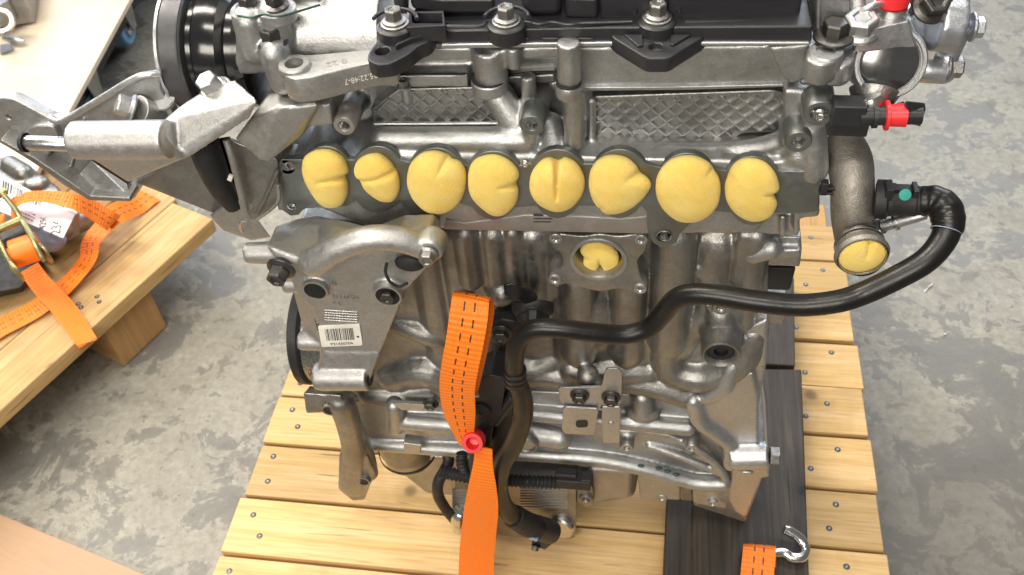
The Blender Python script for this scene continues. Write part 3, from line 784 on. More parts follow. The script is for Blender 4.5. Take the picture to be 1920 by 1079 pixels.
# ---- end cover of the cam drive
zA = .700
gs = [g_cyl(W(540, 60, .05), W(735, 56, .05), .034, seg=40), g_prism([(520, 110), (720, 100), (720, 40), (520, 40)], .040, .06),
      g_prism([(442, 44), (510, 48), (512, 138), (450, 142), (440, 120)], .012, .05), g_capsule([W(468, 40, .014), W(482, 92, .012)], .012),
      g_capsule([W(512, 30, .018), W(522, 90, .016)], .012), g_capsule([W(515, 100, .004), W(532, 150, .004)], [.011, .011]),
      g_prism([(505, 130), (720, 112), (720, 150), (520, 170)], .03, .05), g_prism([(455, -20), (600, -20), (590, 40), (455, 30)], .035, .05)]
mk('end_cover', join(*gs), 'cast', eng, remesh=.0016, iters=4)
for (a, b) in ((468, 6), (518, 4)):
    c = W(a, b + 12, .018)
    mk('cover_ear', g_lathe([(.0125, -.008), (.0135, -.007), (.0135, 0), (.0125, .001)], c, UP, 28), 'cast', eng)
    hexbolt('cover_bolt', c + Vector((0, 0, .001)), UP, .0066, 'bolt', eng, h=.007, flange=1.4)
mk('gasket', g_tube([W(446, 30, .004), W(470, 34, .000), W(495, 28, .004), W(520, 32, .002), W(560, 22, .010), (W(600, 10, .02))], .0008, 8), 'gasket', eng)
hexbolt('cover_bolt', W(516, 96, .008) + Vector((0, 0, .006)), UP, .0074, 'bolt', eng, h=.0095, flange=1.45, cup=True)

# ---- lifting eye with stamped number
zL = W(560, 148, -.020).z
LO = rnd([(526, 132), (529, 114), (545, 104), (585, 103), (660, 96), (742, 84), (744, 108), (660, 126), (585, 145), (548, 149), (532, 142)], 9)
le = flatZ('lifting_eye', LO, zL, .020, 'satin', eng, holes=[(553, 126, .0064)], bev=.0012)
mk('eye_collar', g_lathe([(.0064, 0), (.0105, 0), (.0112, -.001), (.0112, .002), (.0104, .003), (.0066, .003), (.0064, -.002)], H(553, 126, zL), UP, 36, False, False), 'satin', le)
a, b = H(585, 146, zL), H(744, 109, zL); u = (b - a).normalized(); nrm = Vector((u.y, -u.x, 0))
text('stamped_number', '50925.22:48-7', a + u * .052 + nrm * .0003 - Vector((0, 0, .0075)), -u, (0, 0, -1), .0062, 'white', le, .0001, sx=.88)
text('stamped_number', '8 22', H(650, 110, zL) + Vector((0, 0, .0001)), -u, nrm, .0085, 'strip', le, .0002)
hexbolt('eye_stud', W(757, 163, .028), UP, .004, 'castdark', eng)

# ---- engine mount foot
gs = [g_hull([W(474, 222, -.012), W(522, 150, .02), W(600, 168, .02), W(598, 196, -.008), W(556, 203, -.012), W(522, 202, -.014), W(440, 262, -.012), W(488, 302, -.018), W(505, 304, -.016), W(566, 256, -.004), W(520, 230, .05), W(600, 215, .03)]),
      g_prism([(540, 205), (618, 196), (624, 236), (560, 240)], .0, .04)]
mk('mount_foot', join(*gs), 'satin', eng, remesh=.0016, iters=3)

# ---- engine mount arm
# arm plate: thick bar from the foot to the tube
gs = [hullpx([(440, 150, -.012), (484, 189, -.030), (470, 222, -.032), (428, 238, -.034), (392, 166, -.010), (356, 188, -.012), (330, 206, -.022), (300, 232, -.030), (392, 252, -.036), (350, 300, -.044), (300, 300, -.045), (440, 175, .012), (360, 215, .015)]),
      g_cyl(W(140, 264, -.045), W(318, 262, -.045), .0138, seg=36),
      hullpx([(160, 290, -.052), (240, 342, -.045), (310, 311, -.048), (345, 298, -.046), (300, 240, -.048), (165, 270, -.056), (240, 338, -.020), (330, 290, -.010), (180, 300, -.03)])]
mk('mount_arm', join(*gs), 'satin', eng, remesh=.0016, iters=2)
mk('mount_spindle', g_lathe([(.0052, 0), (.0055, .001), (.0055, .036), (.005, .037)], W(46, 268, -.045), XP, 24), 'steel', eng)
mk('spindle_seat', g_lathe([(.0062, -.0012), (.0072, -.0012), (.0072, .0014), (.0062, .0014)], W(46, 268, -.045), XP, 28, True, False), 'blackmatt', eng)
c = W(405, 172, -.010); ax = Vector((-.25, -.25, .93))
mk('arm_bolt_collar', g_lathe([(.0125, -.006), (.0125, .001), (.011, .0018)], c, ax, 28), 'satin', eng)
hexbolt('arm_bolt', c + ax.normalized() * .0015, ax, .0083, 'castbright', eng, h=.010, flange=1.3, cup=False)

# ---- mount channel behind the arm (pressed bracket reaching to the left)
YB = .015
BO = [(-40, 190), (5, 184), (26, 186), (60, 204), (95, 224), (120, 226), (250, 150), (272, 146), (298, 143), (304, 180), (330, 222), (335, 240), (250, 378), (165, 376), (120, 350), (60, 305), (0, 270), (-40, 250)]
ch = flatY('mount_channel', rnd(BO, 10), YB, .010, 'cast', eng, holes=[(16, 221, 5)], bev=.0015)
mk('channel_lip', g_tube([W(96, 224, YB - .004), W(120, 227, YB - .006), W(180, 192, YB - .008), W(252, 149, YB - .010), W(280, 142, YB - .008), W(298, 141, YB - .004)], .0028, 10), 'castbright', ch)
mk('channel_rib', g_tube([W(158, 222, YB - .001), W(148, 262, YB - .001), W(124, 345, YB - .001)], .0012, 8), 'castbright', ch)
mk('channel_pad', g_prism(rnd([(22, 262), (60, 236), (100, 236), (112, 262), (88, 300), (50, 300)], 12), YB - .006, .008), 'satin', ch, .002)
mk('channel_flange', g_prism([(0, 268), (60, 306), (166, 378), (246, 380), (243, 372), (170, 368), (66, 298), (0, 262)], YB - .016, .02), 'castdark', ch, .0015)
mk('channel_shelf', hullpx([(170, 300, YB - .003), (240, 345, YB - .003), (245, 372, YB - .01), (200, 370, YB - .01), (130, 345, YB - .003)]), 'cast', ch, .001)
c = W(243, 200, YB - .010); ax = Vector((-.75, -.3, .6))
gb = mk('channel_boss', join(g_cyl(W(292, 222, YB + .0), W(255, 208, YB - .012), .012, seg=28)), 'satin', ch, .001)
hexbolt('channel_bolt', W(250, 205, YB - .014), ax, .0080, 'castbright', ch, h=.010, cup=False)
mk('polished_pad', g_lathe([(.013, -.004), (.013, 0), (.012, .001), (.005, .001), (.0045, -.003)], W(300, 176, YB + .004), Vector((-.1, -.75, .65)), 32, True, True), 'castbright', ch)

# ---- speckled wedge casting and belt below the arm
wg = mk('mount_support', join(hullpx([(252, 342, .012), (388, 258, .012), (424, 300, .02), (436, 372, .02), (404, 402, .012), (330, 372, .010), (286, 350, .010), (300, 330, .09), (420, 300, .10), (420, 390, .08)])), 'castdark', eng, .003)
mk('timing_belt', g_tube([W(380, 262, .0), W(392, 300, -.002), (W(414, 350, .0)), W(440, 385, .004)], [.012, .012, .010, .008], 14), 'blackmatt', eng)
mk('belt_cover', hullpx([(384, 262, .01), (432, 254, .01), (462, 390, .012), (436, 380, .012), (405, 330, .012), (400, 300, .06), (450, 300, .06), (455, 380, .06)]), 'blackgloss', eng, .003)
mk('clip', g_box(W(432, 334, -.016), (.0035, .003, .0055), Matrix.Rotation(.5, 3, 'Y')), 'pine', eng, .0005).data.materials[0] = M['white']
gs = [hullpx([(392, 404, .004), (428, 376, .0), (456, 374, .0), (484, 424, -.002), (508, 446, -.002), (470, 452, .0), (420, 434, .002), (400, 415, .07), (450, 380, .07), (500, 440, .07)])]
mk('lower_cover', join(*gs), 'satin', eng, .004)
mk('cover_hook', g_tube([W(462, 414, -.010), W(452, 416, -.012), W(450, 426, -.012), W(455, 436, -.008)], .0012, 8), 'steel', eng)

# ---- pressed shield beside the belt
SO = rnd([(427, 262), (520, 300), (522, 376), (480, 414), (470, 412), (458, 392)], 5)
sh = flatY('belt_shield', SO, -.004, .003, 'castdark', eng, bev=.0008)
mk('shield_edge', g_tube([W(424, 262, -.008), W(436, 300, -.011), W(460, 394, -.011)], .0030, 10), 'cast', sh)
mk('shield_edge', g_tube([W(472, 412, -.008), W(484, 410, -.009), W(520, 380, -.008), W(521, 345, -.006)], .0017, 8), 'cast', sh)
mk('shield_fold', g_tube([W(484, 400, -.005), W(512, 340, -.006), W(520, 320, -.005)], .0016, 8), 'castdark', sh)
boss('shield_boss', W(536, 314, .0), FRONT, .0075, .0032, .008, 'castdark', eng, .02)

# ================================================================== BLOCK AND LADDER FRAME
def tubeW(pts, r): return g_capsule([W(*p) for p in pts], r)
gs = []
gs.append(g_prism([(560, 415), (1446, 425), (1440, 560), (1430, 690), (1420, 780), (1300, 800), (660, 780), (630, 700)], .0275, .16))
# vertical water-jacket ribs
def rib(x, ya, yb, r, Y, x2=None):
    a = W(x, ya, Y); z1 = W(x, yb, Y).z
    b = Vector((a.x if x2 is None else W(x2, yb, Y).x, Y, z1)); return g_capsule([a, b], r, 16)
gs += [rib(800, 440, 690, .020, .040), rib(846, 436, 600, .012, .030), rib(872, 436, 522, .0115, .024), rib(925, 436, 540, .013, .030), rib(961, 436, 590, .0075, .026), rib(1000, 440, 560, .012, .034)]
gs += [rib(1085, 520, 660, .016, .026), rib(1180, 520, 660, .016, .026), rib(1060, 560, 680, .014, .036), rib(1205, 560, 680, .014, .036)]
gs += [rib(1268, 440, 640, .0175, .024), rib(1290, 440, 560, .010, .030), rib(1418, 440, 600, .012, .026), rib(1396, 440, 520, .007, .024), rib(1345, 445, 510, .022, .040)]
gs += [g_sphere(W(1115, 600, .03), .022, (1, .7, 2.0))]
# pocket floor and lower swell round the drain boss
gs += [tubeW([(1255, 600, .034), (1248, 655, .032), (1262, 692, .029), (1310, 706, .026), (1350, 700, .024), (1390, 672, .026), (1410, 620, .032)], .016)]
gs += [tubeW([(1330, 570, .032), (1300, 610, .032), (1275, 650, .032)], .013), tubeW([(1352, 590, .022), (1362, 640, .016)], .014)]
gs += [g_cyl(W(1352, 668, -.009) + Vector((0, .016, 0)), W(1352, 668, -.009) + Vector((0, .06, 0)), .0175, .019, 30), g_cyl(W(1352, 580, .004), W(1352, 580, .004) + Vector((0, .04, 0)), .0072, .009, 24)]
gs += [g_prism([(1320, 572), (1400, 572), (1400, 590), (1330, 590)], .016, .03)]
gs += [g_prism(rnd([(1298, 512), (1310, 504), (1330, 506), (1340, 515), (1332, 524), (1305, 524)], 5), .020, .03)]
# parting flange along the block foot
gs += [tubeW([(690, 735, .034), (800, 742, .030), (930, 716, .030), (1010, 700, .028), (1090, 712, .026), (1170, 712, .026), (1230, 722, .024), (1290, 742, .022)], .014)]
gs += [tubeW([(740, 600, .034), (800, 625, .028), (850, 640, .034)], .012), tubeW([(740, 700, .036), (800, 690, .030), (850, 716, .032)], .020)]
gs += [tubeW([(940, 670, .032), (1000, 690, .030), (1045, 668, .036)], .014), tubeW([(1075, 690, .030), (1120, 700, .028), (1180, 690, .030), (1215, 690, .032)], .016)]
gs += [g_capsule([W(1103, 705, .004), W(1103, 740, .004)], .011), g_sphere(W(1122, 722, -.002), .006), g_sphere(W(940, 552, .02), .012), g_sphere(W(985, 590, .022), .016)]
mk('engine_block', join(*gs), 'castdark', eng, remesh=.0018, iters=4)

# ---- ladder frame / oil pan upper
gs = [g_prism([(650, 750), (800, 762), (960, 735), (1290, 745), (1330, 800), (1372, 868), (1366, 918), (1200, 878), (960, 858), (700, 836), (672, 800)], .022, .14)]
gs += [tubeW([(1000, 776, .016), (1130, 788, .014), (1290, 803, .014)], .0085)]
gs += [tubeW([(700, 832, .022), (880, 846, .017), (1000, 852, .016), (1120, 862, .016), (1210, 880, .014), (1300, 905, .012), (1356, 908, .010)], .0085)]
gs += [tubeW([(1150, 806, .020), (1240, 812, .018), (1310, 845, .014), (1350, 880, .012), (1362, 905, .010)], .0046)]
gs += [tubeW([(1218, 836, .020), (1290, 862, .015), (1352, 888, .012)], .0042)]
gs += [tubeW([(1205, 745, .022), (1206, 772, .018)], .011), g_sphere(W(1206, 772, .018), .018, (1, .6, .4))]
gs += [tubeW([(760, 790, .016), (880, 800, .012)], .010), tubeW([(740, 760, .016), (742, 800, .014)], .010), tubeW([(940, 800, .016), (1050, 820, .012)], .014)]
for (x, y) in ((1175, 842), (1297, 843)):
    gs.append(g_cyl(W(x, y, .004), W(x, y, .004) + Vector((0, .05, .006)), 14 * S(x, y), 17 * S(x, y), 20))
gs += [g_cyl(W(985, 838, -.004), W(985, 838, -.004) + Vector((0, .05, 0)), .013, .015, 24)]
mk('ladder_frame', join(*gs), 'cast', eng, remesh=.0018, iters=3)
for (x, y, r) in ((1175, 842, 13), (1297, 843, 12)):
    boss('frame_boss', W(x, y, .0015), FRONT, r * S(x, y), r * .42 * S(x, y), .008, 'cast', eng, .006, thread=False)
boss('drain_boss', W(1352, 668, -.009), FRONT, .0168, .0118, .014, 'castdark', eng, .022, thread=False)
mk('drain_plug', g_lathe([(.0118, 0), (.0085, .0006), (.0062, .0006), (.0058, -.004), (.0001, -.005)], W(1352, 668, -.009) + Vector((0, .005, 0)), FRONT, 24, False, False), 'blackmatt', eng)  # plug in flat black, the shade of the bore put into its colour
boss('sensor_boss', W(1352, 580, .002), FRONT, .0074, .0034, .010, 'castdark', eng, .008)
boss('plug_boss', W(985, 838, -.006), FRONT, .0125, .0085, .010, 'castdark', eng, .006, thread=False)

# ---- bell housing flange at the right
gs = [g_prism([(1292, 748), (1335, 742), (1360, 720), (1412, 700), (1422, 745), (1421, 852), (1436, 858), (1443, 896), (1428, 898), (1398, 972), (1378, 962), (1366, 942), (1372, 868), (1338, 812), (1312, 795)], .012, .10),
      g_cyl(W(1370, 876, -.004) + Vector((0, .012, 0)), W(1442, 874, -.004) + Vector((0, .012, 0)), .0140, seg=32),
      tubeW([(1300, 752, .012), (1312, 790, .011), (1345, 815, .011), (1368, 836, .012), (1370, 870, .012)], .008),
      tubeW([(1330, 742, .014), (1355, 725, .014), (1372, 690, .018), (1400, 650, .028)], .009),
      g_prism([(1395, 620), (1440, 600), (1438, 680), (1424, 760), (1400, 760)], .020, .10),
      hullpx([(1368, 905, .012), (1428, 898, .012), (1398, 980, .040), (1300, 948, .040), (1366, 940, .02), (1300, 940, .1), (1400, 960, .1), (1428, 890, .10)])]
mk('bell_housing', join(*gs), 'castbright', eng, remesh=.0018, iters=3)
hexbolt('bell_bolt', W(1442, 874, -.004) + Vector((.001, .012, 0)), XP, .0095, 'castdark', eng, h=.010, washer=False)
mk('casting_nub', g_sphere(W(1401, 886, .000) + Vector((0, .0, 0)), .004, (1.6, .6, .6)), 'cast', eng)
# ---- sump feet
for (P4, Y, m) in (([(1194, 880), (1274, 888), (1276, 940), (1200, 936)], .022, 'cast'), ([(1274, 892), (1296, 896), (1300, 942), (1276, 940)], .034, 'castdark'), ([(1297, 902), (1364, 918), (1362, 956), (1300, 946)], .024, 'cast')):
    mk('sump_foot', g_prism(P4, Y, .08), m, eng, .0025)
for (x, y) in ((1241, 936), (1336, 946)):
    boss('foot_boss', W(x, y, .021), Vector((0, -1, .0)), .0058, .003, .006, 'cast', eng, .004, thread=False)
for (x, y) in ((1236, 872), (1252, 878), (1268, 884), (1202, 868)):
    mk('sealant_bead', g_sphere(W(x, y + 6, .008), .0026, (1.4, .7, .5)), 'gasket', eng)
mk('oil_pan', join(g_prism([(700, 850), (1200, 880), (1190, 935), (1110, 950), (800, 930)], .045, .16)), 'castdark', eng, .006)
mk('oil_pan_rib', g_prism([(1100, 880), (1190, 885), (1186, 938), (1105, 946)], .034, .1), 'strip', eng, .008)

# ---- right side lugs of block and head
gs = [g_prism([(1425, 444), (1502, 446), (1504, 470), (1500, 502), (1425, 500)], .028, .06), g_prism([(1418, 470), (1502, 470), (1502, 484), (1418, 486)], .022, .05), g_capsule([W(1412, 476, .022), W(1445, 466, .020)], .009),
      g_prism([(1415, 400), (1500, 402), (1498, 444), (1415, 440)], .018, .06), g_prism([(1462, 408), (1474, 408), (1474, 446), (1462, 446)], .010, .03), g_prism([(1488, 396), (1538, 394), (1536, 408), (1500, 412), (1500, 440), (1488, 440)], .010, .04)]
mk('side_lugs', join(*gs), 'cast', eng, remesh=.0016, iters=2)
mk('rubber_block', g_prism([(1430, 503), (1493, 505), (1482, 548), (1432, 546)], .030, .05), 'blackmatt', eng, .003)
mk('side_lug', g_prism([(1412, 585), (1480, 588), (1470, 612), (1412, 610)], .030, .05), 'castdark', eng, .003)
mk('core_plug', g_lathe([(.030, 0), (.030, .004), (.026, .006), (.02, .006)], W(1420, 640, .05), XP, 32), 'bolt', eng)

# ---- four-bolt water flange with its opening
FO = []
c0 = (1124, 492)
FO = smooth2([(1032, 448), (1050, 440), (1090, 444), (1124, 440), (1160, 444), (1196, 441), (1212, 452), (1210, 472), (1196, 490), (1202, 520), (1214, 536), (1208, 550), (1192, 552), (1165, 543), (1124, 548), (1088, 540), (1060, 534), (1042, 540), (1028, 530), (1030, 516), (1052, 500), (1050, 478), (1034, 464)], 5)
wf = flatY('water_flange', FO, .006, .022, 'castdark', eng, holes=[(1122, 488, 46)], bev=.0016)
cW = W(1122, 488, .006); rr = 46 * S(1122, 488, .006)
mk('opening_wall', g_lathe([(rr * 1.01, .0002), (rr * .97, -.001), (rr * .92, -.026), (.0001, -.027)], cW, FRONT, 40, False, False), 'castdark', wf)
mk('opening_lip', g_lathe([(rr * 1.0, -.001), (rr * 1.03, .0012), (rr * 1.16, .0012), (rr * 1.2, -.001)], cW, FRONT, 40, False, False), 'cast', wf)
for (x, y) in ((1040, 527), (1200, 544), (1202, 452), (1042, 450)):
    boss('flange_boss', W(x, y, .0045), FRONT, 13 * S(x, y), 6.5 * S(x, y), .007, 'cast', wf, .006)

# ---- zinc bracket with two bolts below the flange
zb = flatY('zinc_bracket', rnd([(1046, 728), (1128, 726), (1134, 700), (1138, 692), (1160, 692), (1166, 700), (1165, 758), (1128, 760), (1122, 772), (1114, 816), (1058, 814), (1053, 806), (1060, 764), (1050, 752)], 5), -.012, .0022, 'castbright', eng, holes=[(1087, 740, 9), (1146, 744, 9)], bev=.0004)
flatY('bracket_tongue', rnd([(1056, 764), (1122, 768), (1114, 817), (1060, 815), (1053, 806)], 6), -.0155, .0020, 'castbright', zb, bev=.0004)
sl = rnd([(1079, 790), (1102, 789), (1103, 802), (1080, 803)], 6)
mk('slot_shade', g_prism(sl, -.0160, .0012), 'blackmatt', zb)  # thin black sheet painting the dark of a slot
flatY('bracket_tongue', rnd([(1128, 764), (1164, 764), (1162, 832), (1130, 832), (1128, 800)], 4), -.014, .006, 'castbright', zb, bev=.0012)
hexbolt('bracket_bolt', W(1087, 741, -.012), FRONT, .0066, 'bolt', zb, h=.006, flange=1.35); hexbolt('bracket_bolt', W(1146, 745, -.012), FRONT, .0066, 'bolt', zb, h=.006, flange=1.35)
mk('rivet', g_sphere(W(1146, 795, -.0142), .0030, (1, .4, 1)), 'castbright', zb)

# ================================================================== ACCESSORY BRACKET (left front)
YA = -.042
gs = []
# upright web
gs.append(g_prism([(540, 488), (570, 470), (640, 492), (745, 452), (800, 452), (815, 470), (805, 500), (762, 545), (735, 610), (712, 665), (700, 700), (690, 735), (600, 736), (592, 706), (604, 660), (598, 610), (585, 580), (560, 560), (545, 530)], YA, .030))
# broad top arm, arched
gs.append(hullpx([(500, 462, YA - .008), (516, 425, .0), (560, 410, .004), (600, 404, .004), (640, 414, .0), (600, 500, YA - .020), (560, 500, YA - .018), (520, 492, YA - .014), (535, 470, .01), (640, 440, .0)]))
gs.append(g_capsule([W(590, 492, YA - .012), W(630, 468, YA - .012), W(690, 448, YA - .010), (W(750, 450, YA - .006)), W(800, 468, YA - .004)], [.012, .011, .010, .010, .009]))
gs.append(hullpx([(600, 410, .0), (640, 414, .0), (700, 436, -.006), (780, 450, -.014), (806, 458, -.024), (600, 480, YA - .018), (640, 464, YA - .018), (700, 446, YA - .014), (780, 452, YA - .010), (620, 470, .0), (780, 470, -.02)]))
gs.append(g_cyl(W(462, 475, YA + .010), W(540, 475, YA + .010), .0085, .010, 28))
gs.append(g_cyl(W(804, 474, YA - .010), W(804, 474, YA - .010) + Vector((0, .018, .0)), .0105, .012, 28))
# lower cross boss and side lugs
gs.append(g_cyl(W(590, 716, YA - .008) + Vector((0, .006, 0)), W(690, 717, YA - .008) + Vector((0, .006, 0)), .0128, seg=32))
gs.append(hullpx([(604, 662, YA - .0015), (712, 664, YA - .0015), (694, 712, YA - .006), (596, 708, YA - .006), (600, 660, .0), (712, 662, .0), (690, 720, .0), (600, 718, .0)]))
gs.append(g_cyl(W(533, 532, YA + .02), W(575, 530, YA + .02), .0085, .009, 24)); gs.append(g_cyl(W(562, 640, YA + .012), W(610, 640, YA + .012), .0085, .009, 24))
gs.append(hullpx([(548, 540, YA + .02), (580, 545, YA + .004), (600, 640, YA + .002), (572, 630, YA + .018), (560, 560, .01), (600, 640, .01)]))
# rims of the holes
for (x, y, r, d_) in ((591, 546, 26, .004), (727, 556, 30, .006)):
    gs.append(g_cyl(W(x, y, YA - d_), W(x, y, YA - d_) + Vector((0, .03, 0)), r * S(x, y, YA), seg=30))
ab = mk('accessory_bracket', join(*gs), 'satin', eng, remesh=.0016, iters=5)
def recess(x, y, r, y0, ax=FRONT, m='castdark', dp=.012):
    c = W(x, y, y0); q = r * S(x, y, y0)
    return mk('bolt_recess', g_lathe([(q * 1.28, -.002), (q * 1.22, .0006), (q * 1.06, .0008), (q, -.0012), (q * .9, -.0016)], c, ax, 32, False, False), 'satin', ab), mk('recess_shade', g_lathe([(q * 1.0, .0003), (.0001, .0004)], c, ax, 32, False, False), m, ab)
recess(591, 546, 20, YA - .0052, m='bore'); recess(727, 556, 22, YA - .0072, m='bore')  # dark discs paint the shade of the two recesses
hexbolt('bracket_bolt', W(727, 556, YA - .0078), FRONT, .0062, 'bolt', ab, h=.004, washer=False)
# top-left bolt, right bolt, dark pocket
hexbolt('bracket_bolt', W(528, 503, YA - .0165), Vector((-.1, -1, -.1)), .0082, 'bolt', ab, h=.011, flange=1.4)
hexbolt('bracket_bolt', W(803, 478, YA - .0108), FRONT, .0062, 'castdark', ab, h=.006, flange=1.3)
mk('pocket', g_sphere(W(768, 494, YA - .002), .010, (1.2, .5, .8)), 'blackmatt', ab)  # black blob painting the shade of a recess
mk('wire_clip', g_tube([W(725, 494, YA - .006), W(723, 512, YA - .009), W(732, 530, YA - .010), W(748, 538, YA - .009), W(764, 532, YA - .008)], .0013, 8), 'blackmatt', ab)
mk('boss_bore', g_lathe([(.0065, .0006), (.0075, .0008), (.0085, .0002)], W(690, 717, YA - .008) + Vector((.0005, .006, 0)), XP, 28, True, False), 'bore', ab)
# cast-in marks
ux = (W(700, 562, YA) - W(620, 556, YA)).normalized()
YT = YA - .0006
text('cast_number', '05', W(618, 536, YT), ux, UP, .0062, 'strip', ab, .0004)
text('cast_number', '31430701', W(622, 560, YT), ux, UP, .0058, 'strip', ab, .0004)
text('cast_mark', 'SiMg', W(623, 570, YT), ux, UP, .0040, 'strip', ab, .0004)
gl = []
for k in range(5):
    a = W(608, 582 + k * 4.6, YT); b = W(670, 586 + k * 4.6, YT); gl.append(g_tube([a, b], .00035, 6, smooth=False))
for k in range(13):
    x = 608 + k * 5.17; gl.append(g_tube([W(x, 582 + k * .31, YT), W(x, 600.4 + k * .31, YT)], .00035, 6, smooth=False))
mk('date_grid', join(*gl), 'castbright', ab)
# barcode label
LB = rnd([(596, 613), (674, 610), (680, 649), (603, 652)], 3)
lb = flatY('barcode_label', LB, YA - .0012, .0012, 'white', ab, bev=.0002)
rngb = random.Random(3); x = 0.0; YL = YA - .0013
def lab(u, v):
    a, b, c, d_ = (W(596, 613, YL), W(674, 610, YL), W(680, 649, YL), W(603, 652, YL))
    return (a * (1 - u) + b * u) * (1 - v) + (d_ * (1 - u) + c * u) * v
u = .15
while u < .84:
    wv = rngb.choice((.010, .010, .018, .026)); 
    mk('barcode_bar', g_ext([lab(u, .14), lab(min(u + wv, .85), .14), lab(min(u + wv, .85) - .0, .70), lab(u, .70)], (0, .0004, 0)), 'ink', lb)
    u += wv + rngb.choice((.009, .012, .02))
text('label_number', 'P31430704', lab(.24, .93), lab(1, .9) - lab(0, .93), UP, .0044, 'ink', lb, .0001, sx=1.05)
mk('punch_dot', g_lathe([(.0012, 0), (.0012, .0003)], lab(.92, .56) + Vector((0, .0002, 0)), FRONT, 16), 'ink', lb)

# ---- crank pulley behind the bracket
CX, CY, CZ, CR = -.255, .066, .338, .0585
cp = mk('crank_pulley', g_lathe([(.01, 0), (CR - .003, 0), (CR, .002), (CR, .010), (CR - .002, .012)], (CX, CY, CZ), XP, 96), 'blackmatt', eng)
pr_ = [(CR - .004, .012)]
for k in range(7): pr_ += [(CR - .003, .0135 + k * .0034), (CR - .0065, .0152 + k * .0034)]
pr_ += [(CR - .003, .038), (.02, .040)]
mk('belt_groove', g_lathe(pr_, (CX, CY, CZ), XP, 96, False, True), 'steel', cp)

# ---- lower hanging arm
YH = -.018
gs = [hullpx([(568, 738, YH), (640, 742, YH - .004), (640, 772, YH - .006), (574, 776, YH - .004), (580, 724, YH + .03), (650, 735, YH + .03), (640, 770, YH + .03)]),
      g_capsule([W(640, 752, YH + .004), W(655, 800, YH + .004), W(664, 850, YH + .006), W(662, 905, YH + .008)], [.014, .013, .013, .016]),
      g_capsule([W(660, 800, YH + .010), W(684, 850, YH + .012), W(696, 888, YH + .012)], [.011, .010, .008]),
      hullpx([(636, 850, YH + .0), (690, 856, YH + .002), (704, 886, YH + .004), (692, 905, YH + .0), (684, 938, YH + .002), (662, 940, YH), (634, 918, YH), (640, 860, YH + .03), (690, 900, YH + .03), (660, 930, YH + .03)])]
ha = mk('hanging_arm', join(*gs), 'castdark', eng, remesh=.0016, iters=4)
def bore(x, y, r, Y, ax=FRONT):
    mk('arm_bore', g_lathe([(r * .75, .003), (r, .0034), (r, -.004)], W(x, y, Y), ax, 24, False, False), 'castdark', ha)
    mk('arm_bore', g_lathe([(r * .8, .0025), (.0001, .0020)], W(x, y, Y), ax, 24, False, False), 'blackmatt', ha)  # black disc stands in for shade down the bore
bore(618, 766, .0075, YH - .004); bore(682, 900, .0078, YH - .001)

# ---- oil filter housing
cF = W(755, 870, .03); 
of = mk('oil_filter_housing', g_lathe([(.034, 0), (.035, -.012), (.0335, -.02), (.034, -.03), (.032, -.034), (.0325, -.045), (.029, -.052), (.029, -.066), (.024, -.070)], (cF.x, .055, W(755, 838, .022).z), UP, 48), 'castdark', eng)
mk('filter_band', g_lathe([(.0335, 0), (.0342, -.001), (.0342, -.004), (.033, -.005)], (cF.x, .055, W(755, 838, .022).z - .052), UP, 48, False, False), 'blackmatt', of)
mk('pan_clip', g_prism([(756, 832), (790, 836), (788, 852), (758, 850)], .0, .012), 'cast', eng, .001)
mk('pan_gasket', g_prism(rnd([(735, 757), (800, 760), (790, 771), (752, 770)], 3), .004, .004), 'castbright', eng, .0005)
hexbolt('pan_bolt', W(808, 756, .006), FRONT, .006, 'bolt', eng, h=.005)

# ================================================================== FOAM PLUGS (each can be pulled out)
def foamplug(name, cx, cy, outline, y, h, creases, label, axis=(0, -1, .5), rear=.02, group=None, tilt=0):
    """outline: photo points round the plug; creases: (x0,y0,x1,y1,width px,depth)."""
    pts = smooth2(outline, 6); ax = Vector(axis).normalized()
    n = len(pts); c = W(cx, cy, y); R = [W(a, b, y) - c for a, b in pts]
    rings = 22; V = [], []; verts = [c + ax * h * .92]; pxs = [(cx, cy)]
    for j in range(1, rings + 1):
        t = j / rings; rho = math.sin(t * math.pi / 2); z = math.cos(t * math.pi / 2) ** .9
        for i in range(n):
            verts.append(c + R[i] * rho + ax * (h * .92 * z)); pxs.append((cx + (pts[i][0] - cx) * rho, cy + (pts[i][1] - cy) * rho))
    for j in (1, 2):   # tucks back into the port
        for i in range(n): verts.append(c + R[i] * (.93 if j == 1 else .7) - ax * (rear * j / 2)); pxs.append(None)
    for (x0, y0, x1, y1, wd_, dp) in creases:
        L = math.hypot(x1 - x0, y1 - y0)
        for k, q in enumerate(pxs):
            if q is None: continue
            t = max(0, min(1, ((q[0] - x0) * (x1 - x0) + (q[1] - y0) * (y1 - y0)) / (L * L)))
            ex, ey = x0 + t * (x1 - x0), y0 + t * (y1 - y0); dd_ = math.hypot(q[0] - ex, q[1] - ey)
            f = (1 - t * .75)
            g = (math.exp(-(dd_ / (wd_ * .8)) ** 2) * .35 + math.exp(-dd_ / (wd_ * .32)) * .65) * dp * f
            verts[k] = verts[k] - ax * g
    Fs = [(0, 1 + i, 1 + (i + 1) % n) for i in range(n)]
    for j in range(rings + 1):
        for i in range(n):
            k = (i + 1) % n; a = 1 + j * n; Fs.append((a + i, a + n + i, a + n + k, a + k))
    rng = random.Random(int(cx)); ph = [rng.uniform(0, 6) for _ in range(6)]
    for k in range(len(verts)):
        v = verts[k]; s = .00016 * (math.sin(v.x * 260 + ph[0]) + math.sin(v.z * 310 + ph[1]) + math.sin((v.x + v.z) * 420 + ph[2]))
        verts[k] = v - ax * s
    o = mk(name, (verts, Fs), 'foam', None, angle=180); tag(o, label, 'foam plug', group); return o
GP = 'yellow foam plugs in the inlet ports'
